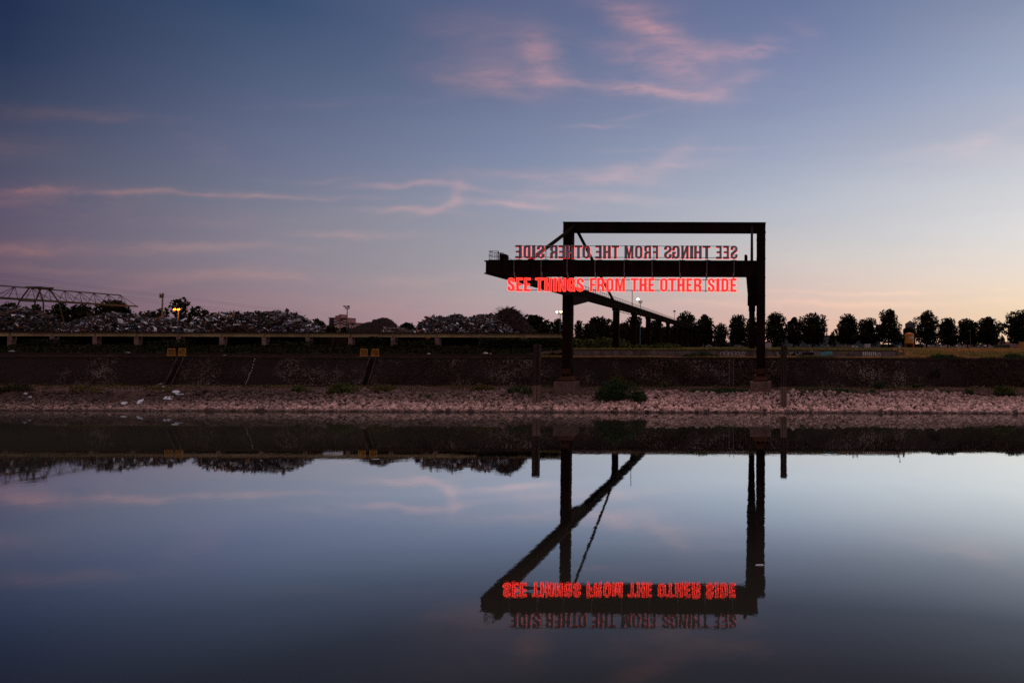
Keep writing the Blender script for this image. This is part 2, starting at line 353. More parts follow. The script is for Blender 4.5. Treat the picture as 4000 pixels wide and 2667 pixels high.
# riprap of pale broken stone along the waterline
def riprap():
    n = 17000; rng = np.random.default_rng(3)
    X = rng.uniform(-100, 40, n); 
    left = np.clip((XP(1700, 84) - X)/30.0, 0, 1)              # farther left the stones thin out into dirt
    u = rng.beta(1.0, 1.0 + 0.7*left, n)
    edge = 86.6 + .5*np.sin(X*.35) + .4*np.sin(X*.11+1)
    Y = 82.25 + u*(edge - 82.25)
    Z = np.interp(Y, [p[0] for p in BANK], [p[1] for p in BANK])
    s = rng.uniform(.11, .25, n)*(1+.5*(rng.random(n) < .08))*(1-.35*np.clip((XP(1000,84)-X)/20,0,1))
    scl = np.stack([s*rng.uniform(.8,1.5,n), s*rng.uniform(.7,1.2,n), s*rng.uniform(.55,1.0,n)], 1)
    v, f = scatter(ICOV, ICOF, np.stack([X,Y,Z+s*.35],1), scl, rng, jit=.28)
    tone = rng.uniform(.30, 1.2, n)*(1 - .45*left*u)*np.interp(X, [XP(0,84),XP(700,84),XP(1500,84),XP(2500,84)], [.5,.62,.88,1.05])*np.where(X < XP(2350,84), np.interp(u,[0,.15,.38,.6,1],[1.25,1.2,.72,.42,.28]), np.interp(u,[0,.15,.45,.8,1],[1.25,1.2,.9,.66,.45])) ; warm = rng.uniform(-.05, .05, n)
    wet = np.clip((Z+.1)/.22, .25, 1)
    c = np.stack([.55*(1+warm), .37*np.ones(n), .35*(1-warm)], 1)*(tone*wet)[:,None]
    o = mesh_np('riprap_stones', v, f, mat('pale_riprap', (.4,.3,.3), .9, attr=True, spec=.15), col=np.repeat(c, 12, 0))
    tag(o, 'pale pinkish broken stones heaped along the water edge', 'stones', kind='stuff')
    # scattered darker stones and rubble over the terrace
    n = 6000; X = rng.uniform(-100, 40, n); Y = 86.2 + rng.beta(1, 2.5, n)*5; Z = np.interp(Y, [p[0] for p in BANK], [p[1] for p in BANK])
    s = rng.uniform(.05, .14, n); v, f = scatter(ICOV, ICOF, np.stack([X,Y,Z+.02],1), np.stack([s*1.2,s,s*.7],1), rng, jit=.3)
    c = np.array([.12,.075,.07])[None]*rng.uniform(.4,1.3,n)[:,None]
    tag(mesh_np('rubble', v, f, MATS['pale_riprap'], col=np.repeat(c,12,0)), 'small dark rubble strewn between the stones and the quay wall', 'rubble', kind='stuff')
riprap()

# quay wall: battered basalt blockwork with coping
def quay():
    m = bpy.data.materials.new('basalt_blockwork'); m.use_nodes = True; t = m.node_tree; b = NB(t); p = t.nodes['Principled BSDF']
    p.inputs['Roughness'].default_value = .9; p.inputs['Specular IOR Level'].default_value = .12
    g = b.n('ShaderNodeNewGeometry'); mp = b.n('ShaderNodeMapping'); mp.inputs['Scale'].default_value = (1,.3,1.15); t.links.new(g.outputs['Position'], mp.inputs[0])
    vo = b.n('ShaderNodeTexVoronoi'); vo.inputs['Scale'].default_value = 3.1; vo.inputs['Randomness'].default_value = .75; t.links.new(mp.outputs[0], vo.inputs['Vector'])
    ve = b.n('ShaderNodeTexVoronoi', feature='DISTANCE_TO_EDGE'); ve.inputs['Scale'].default_value = 3.1; ve.inputs['Randomness'].default_value = .75; t.links.new(mp.outputs[0], ve.inputs['Vector'])
    clean = b.mr(b.noise(g.outputs['Position'], .13, 4, .6).outputs[0], .47, .60)
    stone = b.mix(clean, (0.019,0.012,0.013,1), (0.23,0.175,0.17,1))
    stone = b.mix(b.mr(b.n('ShaderNodeSeparateColor').outputs[0] if False else vo.outputs['Distance'], 0, .6), stone, (0.022,0.014,0.013,1))
    col = b.mix(b.mr(ve.outputs['Distance'], 0.02, .11), (0.008,0.005,0.004,1), stone)
    grime = b.mr(b.noise(g.outputs['Position'], .6, 5, .65).outputs[0], .42, .62)
    col = b.mix(b.m('MULTIPLY', grime, .75), col, (0.012,0.008,0.007,1))
    t.links.new(col, p.inputs['Base Color'])
    bp = b.n('ShaderNodeBump'); bp.inputs['Strength'].default_value = .7; bp.inputs['Distance'].default_value = .06
    t.links.new(b.mr(ve.outputs['Distance'], 0, .15), bp.inputs['Height']); t.links.new(bp.outputs[0], p.inputs['Normal'])
    r = empty('quay_wall', (-45, YW0, ZW0), 'long dark sloping stone quay wall behind the stony bank', 'quay wall')
    q = MB(); q.prism_x(-235, 132, [(YW0-.02, ZW0-.4), (YW1-.15, ZW1-.28), (YW1+.4, ZW1-.28), (YW1+.4, ZW0-.4)]); q.build('blockwork', m, r)
    c = MB(); x = -235
    while x < 130: c.box(x, x+2.96, YW1-.22, YW1+.35, ZW1-.275, ZW1+.02); x += 3.0
    c.build('coping', mat('coping_stone', (0.022,0.014,0.013), .9, col2=(0.045,0.03,0.026), scale=.4, spec=.1), r)
    f = MB(); f.box(-235, 132, YW0-.35, YW0+.05, ZW0-.45, ZW0+.1); f.build('footing', mat('footing_stone', (0.03,0.019,0.017), .95, col2=(.06,.037,.03), scale=.3, spec=.1), r)
quay()
def wallY(z): return YW0 + (z-ZW0)*(YW1-.15-YW0)/(ZW1-.28-ZW0)

# two sunken stair gutters running down the wall
for (a, b_, lab) in ((684.8, 631, 'dark stair gutter cut into the quay wall below the left pair of yellow barriers'), (1442, 1409, 'dark stair gutter cut into the quay wall below the right pair of yellow barriers')):
    g = empty('wall_stairs', (XP(a, 93), 93, ZW0), lab, 'stairs', 'stair gutters down the quay wall')
    x0 = XP(a-12, 92.8); x1 = XP(a+14, 92.8)
    for x in (x0, x1):
        s = MB(); s.prism_x(x-.11, x+.11, [(YW0-.22, ZW0-.1), (YW1-.35, ZW1-.2), (YW1+.1, ZW1-.2), (YW0+.3, ZW0-.1)]); s.build('side_kerb', mat('stair_stone', (.05,.033,.03), .9, col2=(.02,.013,.012), scale=1.2, spec=.1), g)
    s = MB()
    for k in range(16):
        z = ZW0 + k*.235; y = wallY(z)-.10; s.box(x0+.17, x1-.17, y, y+.5, z, z+.12)
    s.build('tread', mat('stair_dark', (.018,.012,.011), .9, spec=.1), g)

# ------------------------------------------------------------------ crane gantry over the bank
YL = 87.4; YB = 61.0
LX0, LX1 = XP(2196, YL, 1250), XP(2231.5, YL, 1250)
RX0, RX1 = XP(2955, YL, 1200), XP(2989.5, YL, 1200)
ZT, ZTB = ZP(868.5, YL, 2960), ZP(907.5, YL, 2960)
GB, GT = 14.42, 15.62
GAN = empty('crane_gantry', ((LX0+RX1)/2, YL+.6, 2.2), 'huge rust black steel crane gantry reaching out over the water and carrying the glowing text', 'gantry')
for x0, x1, px in ((LX0, LX1, 2214), (RX0, RX1, 2972)):
    zb = ZP(1491, YL-.5, px); zf = ZP(1470, YL, px)
    l = MB(); l.box(x0, x1, YL, YL+1.15, zf, ZTB); L = l.build('leg', STEEL, GAN)
    f = MB(); cx = (x0+x1)/2
    f.frustum((cx, YL+.57, zb), (2.0, 1.9), (cx, YL+.57, zb+.28), (1.95, 1.85)); f.frustum((cx, YL+.57, zb+.28), (1.9, 1.8), (cx, YL+.57, zf+.02), (1.3, 1.3))
    for dx in (-.52, 0, .52): f.prism_x(cx+dx-.03, cx+dx+.03, [(YL-.25, zb+.28), (YL-.02, zb+.28), (YL-.02, zf+.5)])
    f.box(x0+.04, x1-.04, YL-.06, YL-.003, zf+.35, zf+1.0)
    f.build('foot', STEEL2, L)
    bl = MB(); bl.box(cx-1.33, cx+1.33, YL-.95, YL+1.75, 1.6, zb-.003)
    bl.build('plinth', CONC, GAN)
for k, (x0, x1) in enumerate(((LX0, LX1), (RX0, RX1))):   # flange edges and plates on the legs
    for z in np.arange(4.8, 23.0, 2.4): fl = MB(); fl.box(x0-.03, x1+.03, YL-.03, YL+1.18, z, z+.09); fl.build('flange', STEEL, GAN)
t = MB(); t.box(LX0-.004, RX1+.004, YL-.004, YL+1.154, ZTB, ZT); t.box(LX0-.05, RX1+.05, YL-.06, YL+1.2, ZT-.12, ZT+.004); t.box(LX0-.05, RX1+.05, YL-.06, YL+1.2, ZTB, ZTB+.1)
t.build('top_beam', STEEL, GAN)
GIR = ((-24.12, -22.98), (-.55, .57))                     # x range of both runway girders
YEND = 312.0
for k, (x0, x1) in enumerate(GIR):
    g = MB(); g.box(x0+.12, x1-.12, YB+.35, YEND, GB+.1, GT-.08); g.box(x0, x1, YB+.3, YEND, GT-.08, GT+.02); g.box(x0, x1, YB+.3, YEND, GB, GB+.1)
    y = YB + 2
    while y < YEND:
        for xx in ((x0+.01, x0+.12), (x1-.12, x1-.01)): g.box(xx[0], xx[1], y, y+.07, GB+.1, GT-.08)
        y += 1.5 if y < 130 else 2.0
    g.build('runway_girder', STEEL, GAN)
    h = MB(); h.prism_x(x0-.02, x1+.02, [(YL+.2, 13.2), (YL+1.2, 13.2), (YL+7.8, 14.05), (YL+7.8, GB-.004), (YL+.2, GB-.004)]); h.build('haunch', STEEL, GAN)
    cy = 118.0
    while cy < YEND:
        c = MB(); c.box(x0+.06, x1-.06, cy, cy+.85, UPZ-.3, GB-.004); c.box(x0-.03, x1+.03, cy-.3, cy+1.15, GB-.35, GB-.006); c.box(x0-.1, x1+.1, cy-.15, cy+1.0, UPZ-.3, UPZ+.25)
        c.build('column', STEEL, GAN); cy += 18.3
    # maintenance rail on the outer edge
    if k == 0:
        r = MB(); xo = x0 + .1; y = YB + 8
        while y < 270: r.box(xo-.025, xo+.025, y, y+.05, GT+.02, GT+.86); y += 1.55
        r.tube((xo, YB+8, GT+.86), (xo, 270, GT+.86), .035, 5); r.tube((xo, YB+8, GT+.45), (xo, 270, GT+.45), .02, 4)
        r.build('hand_rail', RAIL, GAN)
        u = MB(); u.tube((x1-.1, 114, GB-.55), (x1-.1, 136, GB-.55), .05, 5)
        for yy in np.arange(115, 136, 2.5): u.tube((x1-.1, yy, GB), (x1-.1, yy, GB-.55), .03, 4)
        u.build('cable_tray', RAIL, GAN)
        u = MB(); u.tube((x1+.03, YB+1, GT-.25), (x1+.03, 92, GT-.25), .035, 5); u.build('pipe', mat('pale_pipe', (.2,.15,.15), .6), GAN)
bx0, bx1 = XP(1907.5, YB, 1040), XP(2962, YB, 1040)
zb0, zb1 = ZP(1077.5, YB, 2700), ZP(1017.5, YB, 2960)
b = MB(); b.box(bx0+1.1, bx1, YB+.1, YB+1.15, zb0+.08, zb1-.08); b.box(bx0+1.1, bx1+.02, YB, YB+1.25, zb1-.08, zb1); b.box(bx0+1.1, bx1+.02, YB, YB+1.25, zb0, zb0+.08)
for x in np.arange(bx0+2.2, bx1-.3, 1.45): b.box(x, x+.05, YB+.03, YB+.1, zb0+.08, zb1-.08)
zt0 = ZP(1068.8, YB, 1907.5); b.box(bx0, bx0+1.1, YB-.02, YB+1.3, zt0, zb1-.002)
b.build('cross_beam', STEEL, GAN)
for (xa, ya, za), (xb, yb, zb) in (((-22.85, YL+.2, 23.35), (-23.3, 68.0, GT)), ((-22.95, YL+1.0, 23.3), (-23.4, 115.0, GT)), ((-.03, YL+.2, 23.35), (-.02, 68.0, GT)), ((-.03, YL+1.0, 23.3), (-.03, 115.0, GT))):
    s = MB(); s.bar((xa, ya, za), (xb, yb, zb), .30, .30); s.build('diagonal_brace', STEEL, GAN)
# gear on the cross beam
s = MB(); x0, x1 = XP(1949, YB, 1000), XP(1973, YB, 1000); s.box(x0, x1, YB+.1, YB+.9, zb1, zb1+.5); s.box(x0+.02, x0+.14, YB+.1, YB+.3, zb1+.5, zb1+.62); s.box(x0+.1, x1-.08, YB+.2, YB+.8, zb1+.5, zb1+.56)
s.tube((x1-.05, YB+.4, zb1+.35), (x1+.5, YB+.5, zb1+.02), .02, 5); s.build('motor_box', STEEL, GAN)
s = MB(); x0, x1 = XP(2907.5, YB, 1000), XP(2920, YB, 1000); s.box(x0, x1, YB+.2, YB+.6, zb1, zb1+.46); s.box(x0+.02, x1-.05, YB+.25, YB+.55, zb1+.46, zb1+.56); s.build('buffer', STEEL, GAN)
s = MB(); xa, xb = XP(1908, YB, 1000), XP(1947, YB, 1000); zt = zb1 + .78
for y in (YB+.05, YB+1.2):
    s.tube((xa, y, zt), (xb, y, zt), .025, 5); s.tube((xa, y, zb1+.4), (xb, y, zb1+.4), .02, 5)
    for x in (xa+.12, xa+.3, xb-.06, xb): s.tube((x, y, zb1), (x, y, zt), .025, 5)
for z in (zt, zb1+.4): s.tube((xa, YB+.05, z), (xa, YB+1.2, z), .022, 5)
s.path([(xa, YB+.6, zt)] + [(xa-.2*math.sin(a), YB+.6, zb1+.39+.39*math.cos(a)) for a in np.linspace(0, math.pi, 8)], .012, 4)
s.build('platform_rail', RAIL, GAN)

# ------------------------------------------------------------------ the two signs
def arc(cx, cy, rx, ry, a0, a1, n=8):
    return [(cx+rx*math.cos(math.radians(a0+(a1-a0)*i/n)), cy+ry*math.sin(math.radians(a0+(a1-a0)*i/n))) for i in range(n+1)]
def glyph(ch, w_):
    """outline loops in a box w_ wide and 1 high, heavy condensed sans"""
    s = .30*w_ if ch not in 'IEF' else .36*w_
    if ch in 'EF': s = .40*w_
    h = .155
    if ch == 'I': return [[(0,0),(w_,0),(w_,1),(0,1)]]
    if ch == 'E': return [[(0,0),(w_,0),(w_,h),(s,h),(s,.43),(w_*.9,.43),(w_*.9,.57),(s,.57),(s,1-h),(w_,1-h),(w_,1),(0,1)]]
    if ch == 'F': return [[(0,0),(s,0),(s,.42),(w_*.9,.42),(w_*.9,.56),(s,.56),(s,1-h),(w_,1-h),(w_,1),(0,1)]]
    if ch == 'T': c = w_/2; q = .155*w_; return [[(c-q,0),(c+q,0),(c+q,1-h),(w_,1-h),(w_,1),(0,1),(0,1-h),(c-q,1-h)]]
    if ch == 'H': s = .35*w_; return [[(0,0),(s,0),(s,.42),(w_-s,.42),(w_-s,0),(w_,0),(w_,1),(w_-s,1),(w_-s,.57),(s,.57),(s,1),(0,1)]]
    if ch == 'N': s = .33*w_; return [[(0,0),(s*.95,0),(s*.95,.58),(w_-s,0),(w_,0),(w_,1),(w_-s*.95,1),(w_-s*.95,.44),(s,1),(0,1)]]
    if ch == 'M': s = .24*w_; c = w_/2; return [[(0,0),(s,0),(s,.72),(c-.09*w_,0),(c+.09*w_,0),(w_-s,.72),(w_-s,0),(w_,0),(w_,1),(w_-s*1.3,1),(c,.42),(s*1.3,1),(0,1)]]
    rx = w_/2; ry = .24
    if ch == 'O':
        o = arc(rx,1-ry,rx,ry,0,180)+arc(rx,ry,rx,ry,180,360); ix = rx*.36; iy = .11
        i = arc(rx,1-h-iy+.02,ix,iy,0,180)+arc(rx,h+iy-.02,ix,iy,180,360); return [o, i]
    if ch == 'D':
        o = [(0,0)]+arc(w_-rx*.9,ry,rx*.9,ry,270,360)+arc(w_-rx*.9,1-ry,rx*.9,ry,0,90)+[(0,1)]
        i = [(s*1.1,h)]+arc(w_*.53,h+.1,w_*.14,.1,270,360)+arc(w_*.53,1-h-.1,w_*.14,.1,0,90)+[(s*1.1,1-h)]
        return [o, i]
    if ch == 'R':
        o = [(0,0),(s,0),(s,.40),(w_*.46,.40)]+[(w_*.58,.36),(w_*.62,.30),(w_*.62,.05),(w_*.66,0),(w_,0),(w_*.95,.06),(w_*.95,.36),(w_*.88,.46),(w_*.72,.51)]+[(w_*.9,.56),(w_*.97,.66)]+arc(w_*.60,1-.18,w_*.38,.18,0,90,6)+[(0,1)]
        i = [(s,.55),(w_*.50,.55),(w_*.60,.60),(w_*.62,.68),(w_*.62,.78),(w_*.58,.84),(w_*.50,.86),(s,.86)]
        return [o, i]
    if ch == 'G':
        o = arc(rx,1-ry,rx,ry,0,180)+arc(rx,ry,rx,ry,180,300)+[(w_*.80,.10),(w_*.84,0),(w_,0),(w_,.52),(w_*.52,.52),(w_*.52,.38),(w_*.66,.38),(w_*.66,.24)]
        o += arc(rx,h+.10,w_*.16,.11,0,-180,6)+arc(rx,1-h-.10,w_*.16,.11,180,0,6)+[(w_*.66,.62),(w_,.62)]
        return [o]
    if ch == 'S':
        o = arc(rx,1-.22,rx,.22,0,180,9)+[(0,.70),(w_*.06,.60),(w_*.22,.51),(w_*.52,.40),(w_*.63,.33),(w_*.65,.24)]
        o += arc(rx,.20,w_*.15,.085,0,-180,6)+[(w_*.35,.34),(0,.34),(0,.25)]
        o += arc(rx,.22,rx,.22,180,360,9)+[(w_,.30),(w_*.96,.42),(w_*.82,.50),(w_*.50,.61),(w_*.36,.68),(w_*.35,.77)]
        o += arc(rx,.81,w_*.15,.075,180,0,6)+[(w_*.65,.68),(w_,.68)]
        return [o]
def letter(name, ch, x0, x1, z0, z1, y0, y1, m, parent, mirror=False, grow=0.0):
    W_ = (x1-x0)/(z1-z0); H = z1-z0
    cu = bpy.data.curves.new(name, 'CURVE'); cu.dimensions = '2D'; cu.fill_mode = 'BOTH'; cu.extrude = (y1-y0)/2; cu.offset = grow
    for lp in glyph(ch, W_):
        sp = cu.splines.new('POLY'); sp.points.add(len(lp)-1); sp.use_cyclic_u = True
        for p, (a, b_) in zip(sp.points, lp): p.co = (((W_-a) if mirror else a)*H, b_*H, 0, 1)
    tmp = bpy.data.objects.new('tmp', cu); me = bpy.data.meshes.new_from_object(tmp); bpy.data.objects.remove(tmp); 
    o0 = wloc(parent)
    me.transform(Matrix.Translation(Vector((x0, (y0+y1)/2, z0)) - o0) @ Matrix.Rotation(math.pi/2, 4, 'X'))
    me.name = name; me.materials.clear(); me.materials.append(m)
    o = link(bpy.data.objects.new(name, me)); o.parent = parent; return o, glyph(ch, W_)
# lower sign: facing the water
YS = YB - .45
LOW = [('S',1983.3,2010),('E',2017,2040.5),('E',2047.7,2071.5),('T',2092.4,2122.5),('H',2127.4,2155.3),('I',2162.5,2175),('N',2182.2,2210.3),('G',2217,2246),('S',2253,2280.5),
       ('F',2304.9,2327),('R',2333,2361.5),('O',2368.5,2396),('M',2403.5,2441),('T',2464.5,2493),('H',2498,2526),('E',2533.5,2556),('O',2579,2607.5),('T',2611,2641),('H',2646,2674.5),('E',2682,2703),('R',2711,2741),
       ('S',2765,2791.5),('I',2798.5,2810),('D',2818.5,2845.5),('E',2853.6,2876.5)]
s1 = empty('text_sign', (XP(2430, YS), YS, ZP(1140, YS, 2430)), 'glowing red neon lettering SEE THINGS FROM THE OTHER SIDE hanging below the cross beam', 'sign')
zl0, zl1 = ZP(1138.5, YS, 2430), ZP(1086.8, YS, 2430)
for ch, a, b_ in LOW:
    x0, x1 = XP(a, YS, 1112), XP(b_, YS, 1112)
    lo, loops = letter('letter', ch, x0, x1, zl0, zl1, YS, YS+.10, REDF, s1)
    lo['label'] = 'red lit letter ' + ch
    tb = MB(); H = zl1-zl0
    for lp in loops:
        pts = [(x0+p[0]*H, YS-.03, zl0+p[1]*H) for p in lp]; tb.path(pts+[pts[0]], .013, 4)
    tb.build('neon_outline', NEON, lo)
for yy in (1091.5, 1133.5):
    z = ZP(yy, YS, 2430); r = MB(); r.tube((XP(1990, YS), YS+.16, z), (XP(2872, YS), YS+.16, z), .035, 6); r.build('rail', GALV, s1)
for px in (2003, 2110, 2212, 2321, 2435, 2545, 2654, 2757, 2863):
    x = XP(px, YS); h = MB(); h.tube((x, YS+.22, zl1-.1), (x, YS+.22, zb0+.25), .04, 6); h.tube((x+.1, YS+.3, zl1+.02), (x-.02, YS+.3, zl1+.25), .03, 5)
    h.build('hanger', GALV, s1)
for px in (2324, 2755): x = XP(px, YS); h = MB(); h.tube((x, YS+.2, zl0-.02), (x, YS+.2, zl1), .03, 6); h.build('hanger', GALV, s1)
# upper sign: seen from behind, mirrored
c1 = lambda v: 1850 + v/1.96
UPR = [('E',318,366),('D',382,432),('I',447,470),('S',483,542),('R',583,640),('E',650,698),('H',708,766),('T',773,829),('O',833,889),('E',932,978),('H',992,1048),('T',1057,1111),('M',1155,1222),('O',1236,1291),('R',1304,1357),
       ('F',1369,1411),('S',1458,1516),('G',1520,1577),('N',1590,1645),('I',1657,1681),('H',1688,1746),('T',1753,1812),('E',1856,1899),('E',1911,1955),('S',1967,2021)]
YU = YB + .35
s2 = empty('text_sign', (XP(2430, YU), YU, ZP(1012, YU, 2430)), 'mirrored grey backs of lettering SEE THINGS FROM THE OTHER SIDE above the cross beam', 'sign')
zu0, zu1 = ZP(1009.5, YU, 2430), ZP(958.5, YU, 2430)
for ch, a, b_ in UPR:
    x0, x1 = XP(c1(a), YU, 984), XP(c1(b_), YU, 984)
    lo, loops = letter('letter', ch, x0, x1, zu0, zu1, YU, YU+.16, GREY, s2, mirror=True)
    lo['label'] = 'grey back of mirrored letter ' + ch
    H = zu1-zu0; tb = MB(); W_ = (x1-x0)/H
    for lp in loops:
        pts = [(x0+(W_-p[0])*H, YU+.24, zu0+p[1]*H) for p in lp]; tb.path(pts+[pts[0]], .012, 4)
    tb.build('neon_outline', NEON2, lo)
for yy in (961.5, 1006):
    z = ZP(yy, YU, 2430); r = MB(); r.tube((XP(2016, YU), YU-.06, z), (XP(2868, YU), YU-.06, z), .03, 6); r.build('rail', GALV, s2)
for px in (2024.5, 2129, 2238, 2341, 2446, 2552, 2664, 2763, 2866):
    x = XP(px, YU); h = MB(); h.tube((x, YU-.04, zb1+.01), (x, YU-.04, zu1), .03, 6); h.box(x-.25, x+.25, YU-.2, YU+.25, zb1+.001, zb1+.05); h.build('upright', GALV, s2)
for px in (2003.5, 2110, 2211.5, 2321, 2435.5, 2545, 2653, 2760, 2866.5):
    x = XP(px, YB-.07); h = MB(); h.tube((x, YB-.07, zb0+.05), (x, YB-.07, zb1+.05), .028, 6); h.build('strap', GALV, s2)

# ------------------------------------------------------------------ mooring posts, ladder, barriers
for (a, b_, top, bot, Y, lab) in ((2080,2106,1344,1590,83.9,'rusty steel sheet pile mooring post left of the gantry leg'), (3050,3074,1350,1592,83.2,'rusty steel sheet pile mooring post right of the gantry leg')):
    x0, x1 = XP(a, Y, 1450), XP(b_, Y, 1450); z1 = ZP(top, Y, (a+b_)/2); wd = x1-x0
    r = empty('mooring_post', ((x0+x1)/2, Y+.3, .2), lab, 'mooring post', 'mooring posts on the bank')
    PM = mat('post_steel', (.022,.012,.011), .8, col2=(.045,.026,.025), scale=1.0, spec=.2, stretch=(3,3,.25)); PW = mat('post_steel_low', (.13,.08,.072), .85, col2=(.19,.12,.11), scale=2.0, spec=.15, stretch=(3,3,.4))
    for (za, zb_, m_) in ((-.5, 3.1, PW), (3.1, z1, PM)):
        p = MB(); p.prism_y_ = None
        xz = [(x0, za), (x0+wd*.30, za), (x0+wd*.30, zb_), (x0, zb_)]
        p.box(x0, x0+wd*.34, Y+.12, Y+.75, za, zb_); p.box(x0+wd*.38, x0+wd*.60, Y-.03, Y+.8, za, zb_-.01); p.box(x0+wd*.64, x1, Y+.12, Y+.75, za, zb_); p.box(x0+.03, x1-.03, Y+.2, Y+.7, za+.001, zb_-.003)
        p.build('pile' if m_ is PM else 'pile_foot', m_, r)
    for dz, rr in ((.35,.09),(.9,.05)): c = MB(); c.tube((x1-.02, Y+.3, z1-dz), (x1+.10, Y+.3, z1-dz), rr, 8); c.build('bollard_pin', PM, r)
def ladder():
    r = empty('ladder', (XP(2856, 92), YW0-.2, ZW0), 'narrow metal ladder leaning on the quay wall left of the right gantry leg', 'ladder')
    xa, xb = XP(2850, 93), XP(2866.5, 93); lm = mat('ladder_metal', (.10,.075,.075), .6, spec=.3)
    zt, zb_ = 7.2, 2.3
    y = lambda z: wallY(z) - .14
    for x in (xa, xb): s = MB(); s.path([(x, y(zb_), zb_), (x, y(6.3), 6.3), (x, y(6.3)+.1, zt)], .035, 6); s.build('side_rail', lm, r)
    for z in np.arange(2.5, 6.4, .28): s = MB(); s.tube((xa, y(z), z), (xb, y(z), z), .02, 5); s.build('rung', lm, r)
ladder()
YEL = mat('yellow_barrier_paint', (.60,.26,.03), .55, col2=(.42,.18,.02), scale=2, spec=.3)
for (a, b_, t0, t1, lab) in ((654,683.5,1362,1391,'yellow barred barrier, leftmost of the four at the head of the wall'), (698,725,1361,1390,'yellow barred barrier right of the left stair gutter'),
                         (1407.5,1434.7,1364,1393,'yellow barred barrier left of the right stair gutter'), (1451.7,1479,1364,1393,'yellow barred barrier, rightmost of the four at the head of the wall')):
    Y = 93.9; x0, x1 = XP(a, Y, 1375), XP(b_, Y, 1375); z0 = ZW1+.02; z1 = ZP(t0, Y, a)
    r = empty('barrier', ((x0+x1)/2, Y, z0), lab, 'barrier', 'yellow barriers above the stair gutters')
    f = MB(); f.path([(x0,Y,z0),(x0,Y,z1-.08),(x0+.08,Y,z1),(x1-.08,Y,z1),(x1,Y,z1-.08),(x1,Y,z0)], .030, 6); f.tube((x0,Y,z0+.07),(x1,Y,z0+.07),.03,6); f.build('frame', YEL, r)
    for k in range(1, 7): x = x0+(x1-x0)*k/7; s = MB(); s.tube((x,Y,z0+.07),(x,Y,z1),.017,5); s.build('bar', YEL, r)
    s = MB()
    for x in (x0, x1): s.box(x-.04, x+.04, Y-.2, Y+.25, z0-.004, z0+.03)
    s.build('foot', YEL, r)
# crane rails on the quay edge at the left
for y, lab in ((94.9, 'rusty crane rail along the quay edge, nearer one'), (96.5, 'rusty crane rail along the quay edge, farther one')):
    s = MB(); x1 = XP(2185, y); s.box(-200, x1, y-.06, y+.06, 6.42, 6.52); s.box(-200, x1, y-.03, y+.03, 6.52, 6.68); s.box(-200, x1, y-.05, y+.05, 6.68, 6.74)
    tag(s.build('crane_rail', mat('rail_rust', (.035,.018,.015), .8, spec=.2)), lab, 'rail', 'rails along the quay edge')

# ------------------------------------------------------------------ elevated runway beam of the scrap yard, left
def deck():
    Y = 107.9; r = empty('runway_beam', (-70, Y, 7.6), 'long yellowish runway beam on pale pillars in front of the scrap heaps', 'beam')
    z0, z1, z2 = ZP(1313.5, Y, 900), ZP(1300.5, Y, 900), ZP(1296.5, Y, 900); xe = XP(2197, Y, 1305)
    BM = mat('faded_yellow_beam', (.36,.27,.15), .8, col2=(.22,.155,.09), scale=.35, spec=.15)
    sp = [-800,-640,-470,-300,-132] + [37,203,370,532,697,865,1031,1201,1368,1535,1707,1877,2045]
    for a, b_ in zip(sp, sp[1:]+[2197]):
        s = MB(); s.box(XP(a,Y)+.04, XP(b_,Y)-.04, Y, Y+.5, z0, z1); s.box(XP(a,Y)+.02, XP(b_,Y)-.02, Y-.08, Y+.6, z0-.06, z0); s.build('girder', BM, r)
    s = MB(); s.box(XP(-800,Y), xe, Y-.15, Y+.7, z1, z1+.10); s.box(XP(-800,Y), xe, Y+.1, Y+.25, z1+.1, z2+.02); s.build('rail_cap', mat('rail_cap', (.030,.014,.012), .8, spec=.15), r)
    PMt = mat('pillar_render', (.26,.175,.165), .95, col2=(.12,.07,.065), scale=.9, spec=.1)
    for p in sp:
        s = MB(); x = XP(p, Y); s.box(x-.34, x+.34, Y-.05, Y+.75, 6.9, z0-.063); s.box(x-.1, x+.1, Y-.12, Y-.004, z0-.02, z1-.01); s.build('pillar', PMt, r)
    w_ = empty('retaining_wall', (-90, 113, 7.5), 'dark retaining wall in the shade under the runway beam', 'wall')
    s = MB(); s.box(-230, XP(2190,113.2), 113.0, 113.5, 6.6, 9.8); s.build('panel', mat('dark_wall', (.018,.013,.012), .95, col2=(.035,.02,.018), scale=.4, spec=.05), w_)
    for px in list(range(60, 2000, 52)):
        x = XP(px + random.uniform(-12,12), 112.6); s = MB(); s.box(x-.09, x+.09, 112.6, 112.98, 6.8, 9.6); s.build('post', mat('old_timber', (.05,.032,.025), .9, spec=.1), w_)
deck()

